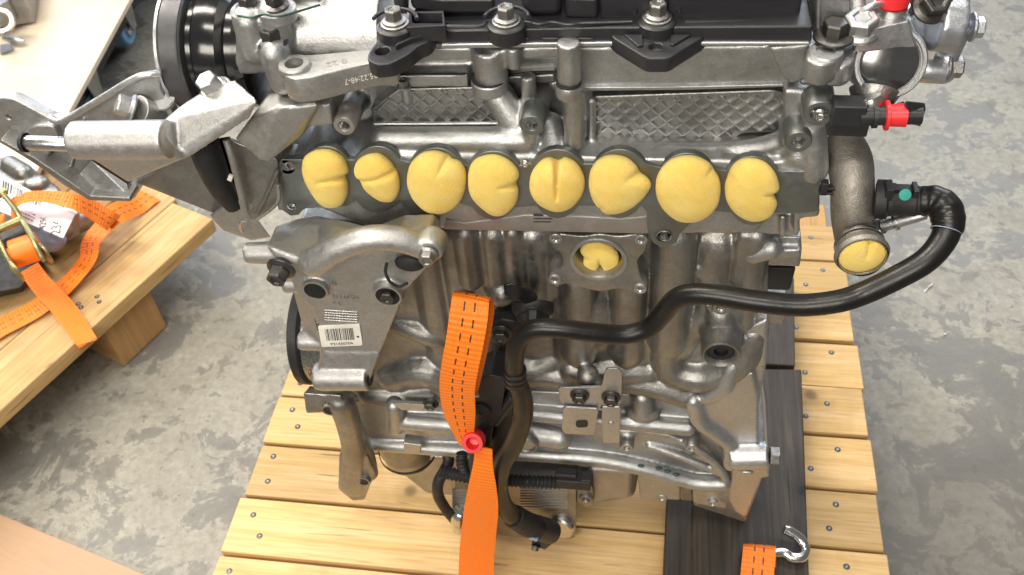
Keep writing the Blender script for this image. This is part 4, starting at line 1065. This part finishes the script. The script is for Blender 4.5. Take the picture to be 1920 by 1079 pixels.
foamplug('foam_plug', 606, 336, [(568, 312), (574, 292), (596, 281), (622, 283), (643, 297), (652, 318), (651, 327), (645, 332), (651, 345), (651, 368), (640, 386), (618, 390), (600, 380), (584, 358), (572, 334)], -.003, .015, [(650, 331, 606, 337, 7, .009)], 'leftmost foam plug, tall and folded, in the row of inlet ports', group=GP)
foamplug('foam_plug', 708, 334, [(665, 318), (672, 300), (692, 289), (712, 290), (732, 306), (741, 321), (748, 338), (748, 360), (738, 377), (720, 379), (704, 371), (686, 356), (678, 343), (670, 336)], -.003, .013, [(748, 320, 704, 335, 7, .010), (672, 338, 704, 334, 6, .006)], 'smallest foam plug, pinched across its middle, second in the port row from the belt end', group=GP)
foamplug('foam_plug', 815, 341, [(764, 336), (770, 308), (790, 288), (814, 283), (834, 289), (846, 298), (862, 304), (873, 322), (873, 350), (862, 380), (838, 399), (806, 400), (780, 380), (768, 358)], -.003, .016, [(842, 290, 830, 318, 9, .006)], 'large smooth foam plug with a nick at top right, third port from the belt end', group=GP)
foamplug('foam_plug', 925, 347, [(879, 322), (888, 302), (908, 292), (930, 291), (952, 300), (970, 318), (973, 332), (967, 345), (972, 358), (968, 382), (948, 402), (928, 405), (908, 394), (886, 372), (879, 350)], -.003, .016, [(976, 346, 944, 347, 6, .008)], 'foam plug notched on its right edge, fourth inlet port from the belt end', group=GP)
foamplug('foam_plug', 1044, 345, [(993, 346), (998, 322), (1014, 302), (1030, 296), (1046, 302), (1060, 296), (1080, 306), (1094, 328), (1096, 352), (1086, 376), (1066, 393), (1040, 397), (1014, 386), (998, 368)], -.003, .016, [(1045, 292, 1047, 366, 5, .013)], 'foam plug split by a vertical slit from its top, fifth from the belt end', group=GP)
foamplug('foam_plug', 1155, 346, [(1104, 346), (1108, 318), (1124, 298), (1148, 291), (1174, 296), (1192, 310), (1200, 325), (1214, 334), (1221, 346), (1214, 362), (1196, 382), (1172, 397), (1142, 402), (1124, 392), (1110, 372)], -.003, .016, [(1206, 322, 1180, 330, 8, .007), (1122, 394, 1132, 384, 5, .004)], 'foam plug pointed to the right with a brown scuff underneath, sixth from the belt end', group=GP)
foamplug('foam_plug', 1288, 353, [(1229, 352), (1234, 326), (1252, 303), (1276, 293), (1304, 293), (1328, 304), (1338, 318), (1348, 334), (1351, 356), (1346, 384), (1328, 406), (1300, 417), (1270, 414), (1246, 396), (1233, 374)], -.003, .017, [(1340, 312, 1326, 324, 7, .004)], 'largest and roundest foam plug, seventh from the belt end', group=GP)
foamplug('foam_plug', 1408, 356, [(1359, 350), (1364, 332), (1372, 313), (1388, 300), (1410, 297), (1434, 304), (1452, 322), (1461, 346), (1459, 358), (1452, 366), (1457, 382), (1446, 404), (1424, 415), (1400, 413), (1376, 398), (1362, 376)], -.003, .016, [(1464, 363, 1436, 362, 6, .007), (1364, 328, 1376, 332, 5, .004)], 'rightmost foam plug in the row of inlet ports, nicked on both sides', group=GP)

# ================================================================== RIGHT END
# ---- coolant pipe with open lower end
Pp = [W(1572, 262, .035), W(1592, 300, .02), W(1598, 345, .006), W(1598, 400, -.002), W(1604, 432, .0), W(1612, 462, -.010), W(1616, 480, -.026)]
cpipe = mk('coolant_pipe', g_tube(Pp, [.0150, .0158, .0152, .0150, .0158, .0165, .0165], 36, 10, ends=False), 'pipe', eng)
ax = (Pp[-1] - Pp[-2]).normalized(); ax = Vector((.06, -1, .02)).normalized()
ce = W(1617, 482, -.036)
mk('pipe_bead', g_lathe([(.0165, -.010), (.0172, -.008), (.0172, -.005), (.0185, -.004), (.0192, -.0025), (.0185, -.001), (.0176, 0), (.0164, .0002), (.0158, -.001), (.0155, -.012)], ce, ax, 48, False, False), 'pipe', cpipe)
mk('pipe_lip', g_lathe([(.0172, .0), (.0176, .0010), (.0164, .0010), (.016, 0)], ce, ax, 48, False, False), 'steel', cpipe)
mk('pipe_band', g_lathe([(.0163, -.014), (.0176, -.0135), (.0176, -.0118), (.0163, -.0115)], ce, ax, 48, False, False), 'steel', cpipe)
# nipple
np_ = [W(1655, 425, -.01), W(1680, 418, -.012), W(1712, 409, -.014), W(1736, 402, -.014)]
mk('nipple', g_tube(np_, [.0042, .0042, .0040, .0038], 18), 'castbright', cpipe)
d_ = (np_[2] - np_[0]).normalized()
mk('nipple_ring', g_lathe([(.004, -.0012), (.0058, -.0009), (.0058, .0009), (.004, .0012)], np_[1], d_, 24, False, False), 'steel', cpipe)
mk('nipple_base', g_cyl(W(1640, 430, -.008), np_[0], .006, .0055), 'castdark', cpipe)
mk('nipple_bore', g_lathe([(.0028, .0002), (.0001, .0001)], np_[3], d_, 16, False, False), 'bore', cpipe)
# ---- quick connector with teal dot
q0, q1 = W(1640, 374, -.004), W(1736, 378, -.010); qa = (q1 - q0).normalized(); L = (q1 - q0).length
cn = mk('hose_connector', g_lathe([(.0105, 0), (.0140, .001), (.0140, .0085), (.0118, .0095), (.0118, .013), (.0112, .014), (.0112, L * .82), (.0102, L * .84), (.0102, L)], q0, qa, 36), 'blackmatt', eng, .0004)
mk('connector_latch', join(g_box(q0 + qa * .006 + Vector((0, -.004, .012)), (.005, .012, .010)), g_box(q0 + qa * .014 + Vector((0, -.002, .0125)), (.018, .006, .003)), g_box(q0 + qa * .023 + Vector((0, -.003, .0125)), (.0035, .011, .006))), 'black', cn, .0006)
cd = W(1697, 366, -.022)
mk('teal_dot', g_lathe([(.0041, 0), (.0039, .0006), (.0001, .0009)], cd + Vector((0, .0, 0)), Vector((0, -.86, .5)), 24, False, False), 'teal', cn)
# ---- coolant hose
hp = [W(1728, 378, -.010), W(1752, 378, -.012), W(1772, 392, -.018), W(1778, 418, -.026), W(1768, 452, -.036), W(1735, 490, -.046), W(1680, 522, -.052), W(1620, 550, -.056), W(1570, 566, -.060), W(1500, 573, -.060), W(1420, 566, -.058), W(1340, 554, -.052), W(1290, 553, -.048), W(1262, 566, -.046), W(1240, 592, -.044), W(1214, 617, -.044), W(1170, 628, -.046), W(1110, 624, -.050), W(1050, 617, -.052), W(1005, 617, -.052), W(978, 632, -.052), W(966, 660, -.052), W(966, 700, -.050), W(978, 740, -.048), W(980, 780, -.046), W(964, 830, -.044), W(942, 870, -.044), W(934, 910, -.042), W(944, 950, -.036), W(972, 975, -.026), W(1008, 990, -.016)]
hr = [.0098, .0100, .0102, .0098, .0092, .0088, .0086, .0084, .0083, .0083, .0082, .0080, .0080, .0080, .0079, .0078, .0077, .0077, .0077, .0077, .0078, .0080, .0082, .0088, .0094, .0097, .0097, .0098, .0104, .0112, .0118]
hose = mk('coolant_hose', g_tube(hp, hr, 22, 8), 'hose', eng)
mk('elbow_bellows', g_tube([hp[0], hp[1], hp[2], hp[3], hp[4].lerp(hp[3], .5)], [.0106, .0110, .0116, .0113, .0102], 22, 10, rib=(.0058, .0004)), 'hose', hose)
for k in (.25, .6, .95):
    p = W(966, 690 + k * 26, -.050); mk('hose_ring', g_lathe([(.0082, -.0022), (.0096, -.0018), (.0096, .0018), (.0082, .0022)], p, (hp[23] - hp[21]), 26, False, False), 'hose', hose)
mk('hose_mark', g_lathe([(.0102, -.0003), (.01035, 0), (.0102, .0003)], hp[3].lerp(hp[4], .45), (hp[4] - hp[3]), 26, False, False), 'bluegrey', hose)
# lower end fitting
mk('hose_cuff', g_tube([W(962, 968, -.030), W(985, 982, -.022), W(1004, 990, -.016)], [.0125, .0135, .0138], 24, 8, rib=(.0065, .0009)), 'blackmatt', hose)
fit = mk('hose_fitting', join(g_cyl(W(1004, 990, -.016), W(1034, 998, -.006), .0142, .0138, 28), g_box(W(1016, 1014, -.014), (.018, .012, .016), Matrix.Rotation(.5, 3, 'Y'))), 'black', eng, .0015)
hexbolt('fitting_screw', W(1005, 1024, -.02), Vector((-.2, -.8, -.5)), .0042, 'bolt', fit)
for (x, y) in ((982, 998), (1000, 1010)):
    mk('blue_tab', g_box(W(x, y, -.030), (.010, .004, .0045), Matrix.Rotation(.45, 3, 'Y')), 'bluegrey', fit, .0006)

# ---- injector wiring stub with red collar
st = mk('sensor_plug', join(g_box(W(1590, 208, -.006), (.021, .014, .015)), g_box(W(1588, 236, -.002), (.026, .012, .010))), 'black', eng, .001)
s0, s1 = W(1612, 218, -.008), W(1728, 216, -.008); sa = (s1 - s0).normalized()
mk('plug_tube', g_cyl(s0, s1, .0066, .0062), 'black', st)
mk('tube_ring', g_lathe([(.0062, -.0018), (.0082, -.0014), (.0082, .0014), (.0062, .0018)], W(1640, 218, -.008), sa, 24, False, False), 'black', st)
mk('red_collar', g_lathe([(.0066, -.009), (.0098, -.0088), (.0098, -.0068), (.0072, -.006), (.0078, .004), (.0068, .0044)], W(1686, 217, -.008), sa, 30, False, False), 'red', st)
mk('plug_head', g_hull([W(1698, 190, -.012), W(1734, 194, -.006), W(1736, 206, -.008), W(1726, 238, -.010), W(1706, 234, -.012), W(1690, 206, -.004), W(1700, 190, .010), W(1734, 194, .010), W(1728, 230, .006), W(1700, 230, .006)]), 'black', st, .001)
mk('wire_arm', g_hull([W(1665, 200, .002), W(1695, 190, .002), W(1700, 214, .004), W(1660, 214, .004), W(1680, 196, .014), W(1700, 200, .014)]), 'black', st, .001)
# small black clip on the flange end
ck = mk('cable_clip', join(g_box(W(1545, 352, .0), (.005, .006, .011)), g_box(W(1560, 352, .0), (.012, .005, .0022)), g_box(W(1558, 361, .0), (.012, .005, .0022))), 'black', eng, .0006)

# ---- high-pressure fuel pump
cP = W(1668, 118, .022); axp = Vector((.04, -.88, .42)).normalized(); rP = 66 * S(1668, 118, .022)
body = [(rP * 1.02, -.050), (rP * 1.06, -.020), (rP * 1.05, -.004), (rP * 1.0, .0), (rP * .95, .0012)]
fp = mk('fuel_pump', join(g_lathe(body, cP, axp, 48), g_hull([W(1612, 60, .02), W(1705, 40, .03), W(1722, 90, .025), W(1600, 100, .02), W(1612, 30, .05), W(1700, 20, .06), W(1725, 80, .07), W(1600, 90, .07)])), 'castbright', eng, .002)
mk('pump_cap', g_lathe([(rP * .86, .0008), (rP * .84, .0014), (rP * .70, .0026), (rP * .45, .0036), (rP * .2, .0040), (.0001, .0041)], cP, axp, 48, False, False), 'domecap', fp)
mk('pump_rim', g_lathe([(rP * .85, .0005), (rP * .90, .0026), (rP * .98, .0026), (rP * 1.05, .0)], cP, axp, 48, False, False), 'castbright', fp)
mk('pump_lower', g_cyl(W(1640, 172, .02), W(1634, 200, .012), .017, .012), 'castdark', fp, .001)
mk('pump_pipe', g_tube([W(1630, 182, .0), W(1634, 200, -.002), W(1634, 214, .004)], .0075, 16), 'steel', fp)
mk('red_cap', g_lathe([(.0085, 0), (.0105, .002), (.0108, .010), (.0085, .016)], W(1672, 10, .045), UP, 28), 'red', fp)
mk('union_ring', g_lathe([(.0120, -.014), (.0135, -.012), (.0135, -.008), (.0112, -.006), (.0112, .001)], W(1672, 10, .045), UP, 32), 'steel', fp)
mk('fuel_pipe', g_tube([W(1608, 46, .035), W(1604, 10, .05), W(1600, -30, .07)], .0066, 18), 'castdark', fp)
hexbolt('union_nut', W(1612, 62, .03), Vector((-.08, -.15, 1)), .0112, 'cast', fp, h=.010, flange=1.2)
mk('return_pipe', g_tube([W(1612, 24, .035), W(1634, 12, .035), W(1662, 6, .04)], .0022, 10), 'castbright', fp)
# vacuum pump casting behind it
vp = mk('vacuum_pump', join(hullpx([(1700, 40, .08), (1770, 0, .06), (1800, 60, .06), (1760, 110, .07), (1725, 145, .06), (1770, 140, .06), (1790, 40, .14), (1720, 10, .16), (1710, 130, .14)]),
    g_cyl(W(1752, 42, .05), W(1800, 46, .05), .019, seg=32), g_prism([(1768, -20), (1822, -20), (1816, 40), (1812, 66), (1790, 72), (1766, 60)], .050, .03), g_capsule([W(1735, 130, .055), W(1768, 132, .055)], .010), g_capsule([W(1768, 130, .058), W(1800, 60, .060)], .007)), 'castblue', eng, remesh=.0019, iters=3)
mk('pump_plate', g_lathe([(.036, 0), (.036, .006), (.033, .008)], W(1712, 60, .10), (.3, -.9, .25), 32), 'blackmatt', vp)
hexbolt('pump_bolt', W(1772, 126, .055), XP, .0078, 'castdark', vp, h=.009); hexbolt('pump_bolt', W(1820, 52, .055), XP, .0072, 'castblue', vp, h=.006)
hexbolt('pump_bolt', W(1746, 10, .045), Vector((.1, -.7, .7)), .0095, 'bolt', vp, h=.010)
mk('pump_tag', g_box(W(1746, 98, .054), (.005, .002, .011)), 'white', vp)

# ================================================================== LOWER FRONT: cooler, wiring, sensor
Yo = .012
oc = mk('oil_cooler', g_prism(rnd([(852, 898), (1082, 902), (1078, 1012), (960, 1010), (852, 985)], 6), Yo, .05), 'castdark', eng, .004)
for k in range(9):
    y = 912 + k * 5.0
    mk('cooler_fin', g_prism([(975, y), (1064, y + 1), (1064, y + 3.2), (975, y + 2.2)], Yo - .0015, .003), 'strip', oc)
for k in range(8):
    y = 920 + k * 4.6
    mk('cooler_fin', g_prism([(848, y), (892, y + 1), (892, y + 3.0), (848, y + 2.0)], Yo - .0015, .003), 'strip', oc)
mk('cooler_pipe', g_tube([W(866, 958, Yo - .010), W(862, 972, Yo - .014), W(862, 990, Yo - .008)], [.010, .0105, .009], 18), 'steel', oc)
mk('cooler_union', g_lathe([(.015, -.004), (.015, .002), (.013, .004), (.011, .004)], W(1052, 990, Yo - .006), Vector((-.2, -.95, .2)), 36), 'steel', oc)
mk('cooler_bracket', hullpx([(1082, 905, .010), (1112, 912, .012), (1114, 945, .014), (1098, 952, .014), (1080, 940, .012), (1090, 910, .05), (1110, 940, .05)]), 'castdark', oc, .002)
boss('cooler_boss', W(1098, 938, .009), FRONT, .0075, .004, .006, 'castdark', oc, .004, thread=False)
# wiring conduit
wc = mk('wiring_conduit', g_tube([W(826, 884, -.008), W(860, 892, -.012), W(900, 898, -.014), W(960, 902, -.012), W(1050, 906, -.008)], .0072, 16, 12, rib=(.0045, .0016)), 'blackmatt', eng)
mk('conduit_branch', g_tube([W(866, 850, -.002), W(866, 870, -.008), W(872, 888, -.010)], .0062, 14, 10, rib=(.004, .0014)), 'blackmatt', wc)
mk('conduit_plug', join(g_box(W(1076, 900, -.006), (.036, .016, .015)), g_box(W(1100, 898, -.006), (.012, .012, .009)), g_box(W(1062, 888, -.006), (.022, .010, .006))), 'blackmatt', wc, .0015)
mk('cable', g_tube([W(838, 846, .02), W(840, 870, .01), W(822, 905, -.004), W(822, 930, -.004), W(836, 955, -.002), W(856, 980, .004)], .0062, 12), 'blackmatt', eng)
# black sensor with steel tip
sn = mk('knock_sensor', join(g_lathe([(.013, 0), (.0175, .001), (.0175, .010), (.014, .012), (.014, .018), (.010, .019)], W(1000, 566, .006), Vector((.05, -.72, -.5)), 32)), 'blackmatt', eng)
mk('sensor_arm', g_hull([W(944, 534, -.004), W(958, 530, -.004), W(1000, 546, -.004), W(1012, 560, -.006), W(990, 574, -.008), W(946, 556, -.006), W(950, 534, .012), W(1000, 546, .014), W(990, 566, .010), W(946, 552, .01)]), 'blackgloss', sn, .002)
hexbolt('sensor_bolt', W(1000, 578, -.010), Vector((.05, -.72, -.5)), .0062, 'blackmatt', sn, h=.012, flange=1.25)
# dark flange bolt left of the hose
mk('bolt_pad', g_prism(rnd([(922, 608), (938, 600), (965, 604), (980, 612), (960, 640), (938, 644), (924, 632)], 6), .004, .02), 'blackmatt', eng, .002)
hexbolt('flange_bolt', W(940, 624, .004), FRONT, .0075, 'bolt', eng, h=.006, flange=1.4)
# black support with round clip, ring
sp_ = mk('black_support', join(g_prism(rnd([(898, 712), (918, 704), (946, 710), (948, 724), (940, 770), (925, 800), (918, 846), (895, 842), (884, 800), (890, 745)], 5), -.020, .03), g_hull([W(890, 820, -.03), W(916, 838, -.03), W(896, 906, -.03), (W(884, 910, -.03)), W(878, 860, -.03), W(890, 820, -.022), W(910, 840, -.022), W(890, 905, -.022)]),
    g_tube([W(925, 790, -.014), W(948, 760, -.012), W(965, 740, -.012)], .007)), 'black', eng, .002)
mk('clip_disc', g_lathe([(.0098, 0), (.0098, .002), (.0085, .003), (.003, .003), (.003, .0022), (.0001, .0022)], W(902, 770, -.0205), FRONT, 32, False, False), 'blackmatt', sp_)
mk('steel_ring', g_tube([W(896 + 0, 742, -.048), W(880, 741, -.052), W(866, 752, -.054), W(860, 772, -.054), W(864, 792, -.050), W(872, 800, -.046)], .0021, 12), 'castblue', eng)
rc = mk('red_cap', g_lathe([(.0080, -.014), (.0100, -.013), (.0100, -.001), (.0093, .0006), (.0062, .0006), (.0056, -.002), (.0050, -.010), (.0001, -.011)], W(886, 832, -.060), Vector((0, -.80, .6)), 36), 'red', eng)
# dark hoses in the shade behind the support
mk('vent_hose', g_tube([W(948, 730, .0), W(945, 790, .002), W(930, 840, .004), W(928, 880, .01)], .013, 16), 'blackmatt', eng)

# ================================================================== STRAPS AND HOOK
# upper, folded webbing on the engine
def wdir(a, b): return (b - a).normalized()
Y1 = -.052
rows = [(874, 742, 894, 745, Y1 + .010), (876, 690, 906, 695, Y1 + .014), (874, 630, 918, 640, Y1 + .020), (868, 575, 926, 588, Y1 + .028), (858, 552, 924, 564, Y1 + .026),
        (851, 548, 920, 560, Y1 + .016), (848, 556, 916, 570, Y1 + .006), (843, 590, 914, 602, Y1 - .004), (836, 640, 906, 648, Y1 - .012), (828, 690, 896, 694, Y1 - .016), (825, 730, 890, 732, Y1 - .013), (834, 780, 890, 778, Y1 - .005), (862, 836, 886, 836, Y1 + .004)]
pts, wd2, wl = [], [], []
for (a, b, c, e_, yy) in rows:
    p, q = W(a, b, yy), W(c, e_, yy); pts.append((p + q) / 2); wd2.append(q - p); wl.append((q - p).length)
es = empty('ratchet_strap', (0, 0, .0), 'orange webbing strap hanging down the engine front, with dashed stitching', 'strap')
ribbon('webbing', pts, wd2, wl, .0016, es)
pts, wd2, wl = [], [], []
for (a, b, c, e_, yy) in ((892, 842, 922, 838, -.050), (890, 880, 922, 872, -.056), (882, 915, 928, 908, -.058), (874, 955, 932, 950, -.056), (868, 1000, 928, 996, -.050), (864, 1050, 924, 1046, -.045), (862, 1120, 922, 1116, -.042)):
    p, q = W(a, b, yy), W(c, e_, yy); pts.append((p + q) / 2); wd2.append(q - p); wl.append((q - p).length)
m_plain = M['strap'].copy(); m_plain.name = 'orange_webbing_plain'
for n_ in m_plain.node_tree.nodes:
    if n_.type == 'MATH' and n_.operation == 'LESS_THAN': n_.inputs[1].default_value = -1
M['strap2'] = m_plain
ribbon('webbing', pts, wd2, wl, .0016, es, m='strap2')

# hook with its strap at the lower right, on the dark board
zh = .048
hk = empty('hook_strap', H(1440, 1060, zh), 'short orange strap with bright steel hook lying on the dark board', 'strap')
mk('hook', g_tube([H(1470, 993, zh + .012), H(1482, 998, zh + .010), H(1502, 1014, zh + .004), H(1509, 1032, zh), H(1502, 1046, zh), H(1484, 1046, zh), H(1468, 1037, zh + .002), H(1440, 1040, zh + .002), H(1415, 1043, zh)], [.0056, .0060, .0062, .0062, .0062, .0062, .0060, .0056, .0056], 16), 'chrome', hk)
p0, p1 = H(1398, 1022, zh + .004), H(1450, 1026, zh + .006)
pts = [H(1424, 1060, zh - .004), H(1425, 1040, zh - .007), H(1425, 1024, zh + .0), H(1424, 1028, zh + .011), H(1423, 1045, zh + .012), H(1420, 1075, zh + .006), H(1418, 1120, zh + .004)]
ribbon('webbing', pts, [p1 - p0] * len(pts), .036, .0016, hk)

# ---- foam in the water flange and in the coolant pipe
foamplug('foam_plug', 1122, 482, smooth2([(1088, 470), (1096, 456), (1112, 452), (1135, 456), (1152, 466), (1160, 480), (1158, 498), (1146, 510), (1134, 508), (1126, 500), (1116, 511), (1102, 508), (1094, 496), (1094, 482)], 2), .016, .008, [(1126, 512, 1124, 488, 6, .010), (1090, 484, 1104, 486, 5, .005)], 'shaded foam plug sunk in the four-bolt flange below the port row')
def discfoam(c, ax, r, h, label, slit):
    u_, v_, n_ = frame(ax); V = [c + n_ * h]; n = 48; Fs = []
    K = 14
    for j in range(1, K + 1):
        t = j / K; rho = math.sin(t * math.pi / 2); z = math.cos(t * math.pi / 2)
        for i in range(n):
            a = 2 * math.pi * i / n; p = c + (u_ * math.cos(a) + v_ * math.sin(a)) * r * rho + n_ * h * z
            V.append(p)
    s0, s1 = slit
    for k, p in enumerate(V):
        d2 = p - s0; t = max(0, min(1, d2.dot(s1 - s0) / (s1 - s0).length_squared)); dd_ = (p - (s0 + (s1 - s0) * t)); dd_ = (dd_ - n_ * dd_.dot(n_)).length
        V[k] = p - n_ * (.006 * math.exp(-dd_ / .0012) * (1 - .6 * t))
    Fs = [(0, 1 + i, 1 + (i + 1) % n) for i in range(n)]
    for j in range(K - 1):
        for i in range(n): k = (i + 1) % n; a = 1 + j * n; Fs.append((a + i, a + n + i, a + n + k, a + k))
    o = mk('foam_plug', (V, Fs), 'foam', None, angle=180); tag(o, label, 'foam plug'); return o
ca = Vector((.06, -1, .02)).normalized()
discfoam(ce - ca * .0015, ca, .0160, .005, 'foam plug with a short slit closing the open end of the coolant pipe', (ce + Vector((.003, 0, .014)), ce + Vector((.003, 0, .002))))

# ================================================================== THINGS STRAPPED ON THE LEFT PALLET
zl = .03
# grey casting lying on the pallet
g0 = H(60, 330, .08)
gb = empty('gearbox_casting', (g0.x, g0.y, 0), 'dull grey metal casting strapped on the left pallet behind the paper tag', 'casting')
mk('housing', join(g_hull([H(-60, 300, .09), H(20, 296, .09), H(110, 352, .085), H(150, 400, .07), H(150, 445, .03), H(60, 480, .02), H(-60, 460, .02), H(-60, 340, .10), H(60, 420, .002), H(150, 430, .002), H(-60, 500, .002), H(40, 300, .002)]), g_capsule([H(20, 310, .095), H(45, 325, .095)], .016), g_capsule([H(60, 350, .09), H(78, 345, .09)], .014)), 'castdark', gb, remesh=.003, iters=4)
mk('shaft', g_cyl(H(105, 430, .05), H(165, 408, .03), .022, .020, 28), 'castdark', gb, .002)
mk('blue_cap', g_sphere(H(92, 452, .055), .024, (1.2, .9, .7)), 'bluegrey', gb)
mk('dark_base', g_hull([H(-60, 480, .04), H(30, 470, .04), H(80, 490, .03), H(40, 540, .03), H(-60, 560, .04), H(-60, 480, .002), H(80, 490, .002), H(40, 550, .002), H(-60, 570, .002)]), 'blackmatt', gb, .004)
# paper tag
zt_ = .118
tc = [H(-30, 312, zt_), H(141, 402, zt_ - .01), H(118, 447, zt_ - .014), H(-30, 384, zt_ - .004)]
tg = mk('paper_tag', g_ext(tc, (0, 0, -.0008)), 'tagwhite', None); tag(tg, 'white paper tag with barcode and the number 2341630 tucked under orange strap', 'tag')
def tl(u, v): return (tc[0] * (1 - u) + tc[1] * u) * (1 - v) + (tc[3] * (1 - u) + tc[2] * u) * v + Vector((0, 0, .0006))
rb = random.Random(5); u = .22
while u < .66:
    wv = rb.choice((.007, .012, .018)); mk('barcode_bar', g_ext([tl(u, .12), tl(u + wv, .12), tl(u + wv, .40), tl(u, .40)], (0, 0, -.0004)), 'ink', tg); u += wv + rb.choice((.007, .010, .016))
tu = (tl(1, .5) - tl(0, .5)).normalized(); tv = (tl(.5, 0) - tl(.5, 1)).normalized()
text('tag_number', '2341630', tl(.955, .92), tv, -tu, .0215, 'ink', tg, .0002)
text('tag_number', '4290987', tl(.78, .95), tv, -tu, .0150, 'ink', tg, .0002)
for (v, u0, u1) in ((.52, .40, .62), (.66, .50, .64), (.76, .46, .63), (.86, .48, .62), (.62, .05, .26), (.70, .08, .24)):
    uu = u0
    while uu < u1:
        wv = rb.uniform(.012, .035); mk('printed_word', g_ext([tl(uu, v), tl(min(uu + wv, u1), v), tl(min(uu + wv, u1), v + .035), tl(uu, v + .035)], (0, 0, -.0004)), 'ink', tg); uu += wv + .01
# straps
def strapZ(name, rows, parent, m='strap'):
    pts, wd_, wl_ = [], [], []
    for (a, b, c, e_, z0, z1_) in rows:
        p, q = H(a, b, z0), H(c, e_, z1_); pts.append((p + q) / 2); wd_.append(q - p); wl_.append((q - p).length)
    return ribbon(name, pts, wd_, wl_, .0018, parent, m)
rs = empty('ratchet_strap', H(60, 480, 0), 'orange strap with ratchet buckle wrapped round the left pallet', 'strap')
strapZ('webbing', [(16, 412, 28, 404, .10, .13), (24, 386, 38, 380, .13, .15), (48, 362, 58, 378, .150, .145), (90, 360, 96, 380, .145, .14), (140, 364, 138, 394, .135, .13), (182, 380, 170, 412, .10, .10), (216, 402, 196, 428, .07, .07), (226, 408, 208, 424, .045, .045)], rs)
strapZ('webbing', [(284, 352, 278, 382, .006, .006), (262, 372, 252, 398, .012, .012), (226, 384, 222, 412, .03, .03), (196, 400, 214, 426, .04, .04)], rs)
strapZ('webbing', [(196, 400, 216, 424, .045, .045), (160, 445, 184, 462, .04, .04), (152, 480, 176, 496, .03, .03), (118, 522, 132, 548, .012, .012), (60, 566, 72, 596, .006, .006), (0, 598, 4, 632, .004, .004), (-60, 630, -54, 668, .004, .004)], rs)
strapZ('webbing', [(36, 512, 72, 494, .05, .05), (60, 545, 96, 525, .03, .03), (100, 590, 136, 566, .010, .010), (143, 647, 176, 626, .005, .004), (147, 653, 177, 633, .000, -.001), (148, 656, 177, 636, -.015, -.016), (146, 660, 175, 640, -.05, -.05)], rs, 'strap2')
# ratchet: two zinc side plates, cross bars, spool
def side(pts2, z, nm='side_plate'):
    return mk(nm, g_ext([H(a, b, z) for a, b in pts2], Vector((.003, .002, 0))), 'zinc', rs, .0008)
mk('side_plate', g_tube([H(2, 360, .15), H(28, 392, .15), H(40, 412, .148), H(62, 450, .13), H(76, 478, .11), H(84, 490, .10)], .0042, 8), 'zinc', rs)
mk('side_plate', g_tube([H(-12, 428, .14), H(6, 470, .12), H(22, 500, .11), H(34, 512, .10)], .0042, 8), 'zinc', rs)
mk('handle_bar', g_cyl(H(-10, 434, .14), H(42, 411, .148), .0062, .0062, 12), 'zinc', rs)
mk('handle_bar', g_cyl(H(-10, 370, .15), H(12, 358, .15), .0062, .0062, 12), 'zinc', rs)
mk('pawl_plate', g_ext([H(-4, 455, .118), H(46, 428, .128), H(58, 456, .118), H(4, 484, .112)], (0, 0, -.002)), 'blackmatt', rs, .0006)
mk('spool', g_cyl(H(18, 486, .10), H(78, 466, .10), .017, .017, 24), 'strap2', rs, .001)
mk('webbing', g_cyl(H(24, 478, .104), H(74, 460, .104), .0215, .0215, 32), 'strap2', rs, .002)
for (x, y) in ((28, 518), (82, 484)):
    mk('ratchet_wheel', g_lathe([(.004, 0), (.019, 0), (.019, .003), (.004, .003)], H(x, y - 8, .10), H(82, 484, .1) - H(28, 518, .1), 14), 'zinc', rs)
mk('webbing', g_hull([H(-10, 408, .13), H(10, 398, .135), H(8, 425, .12), H(-10, 436, .12), H(-10, 420, .10), H(8, 420, .11)]), 'strap2', rs, .002)
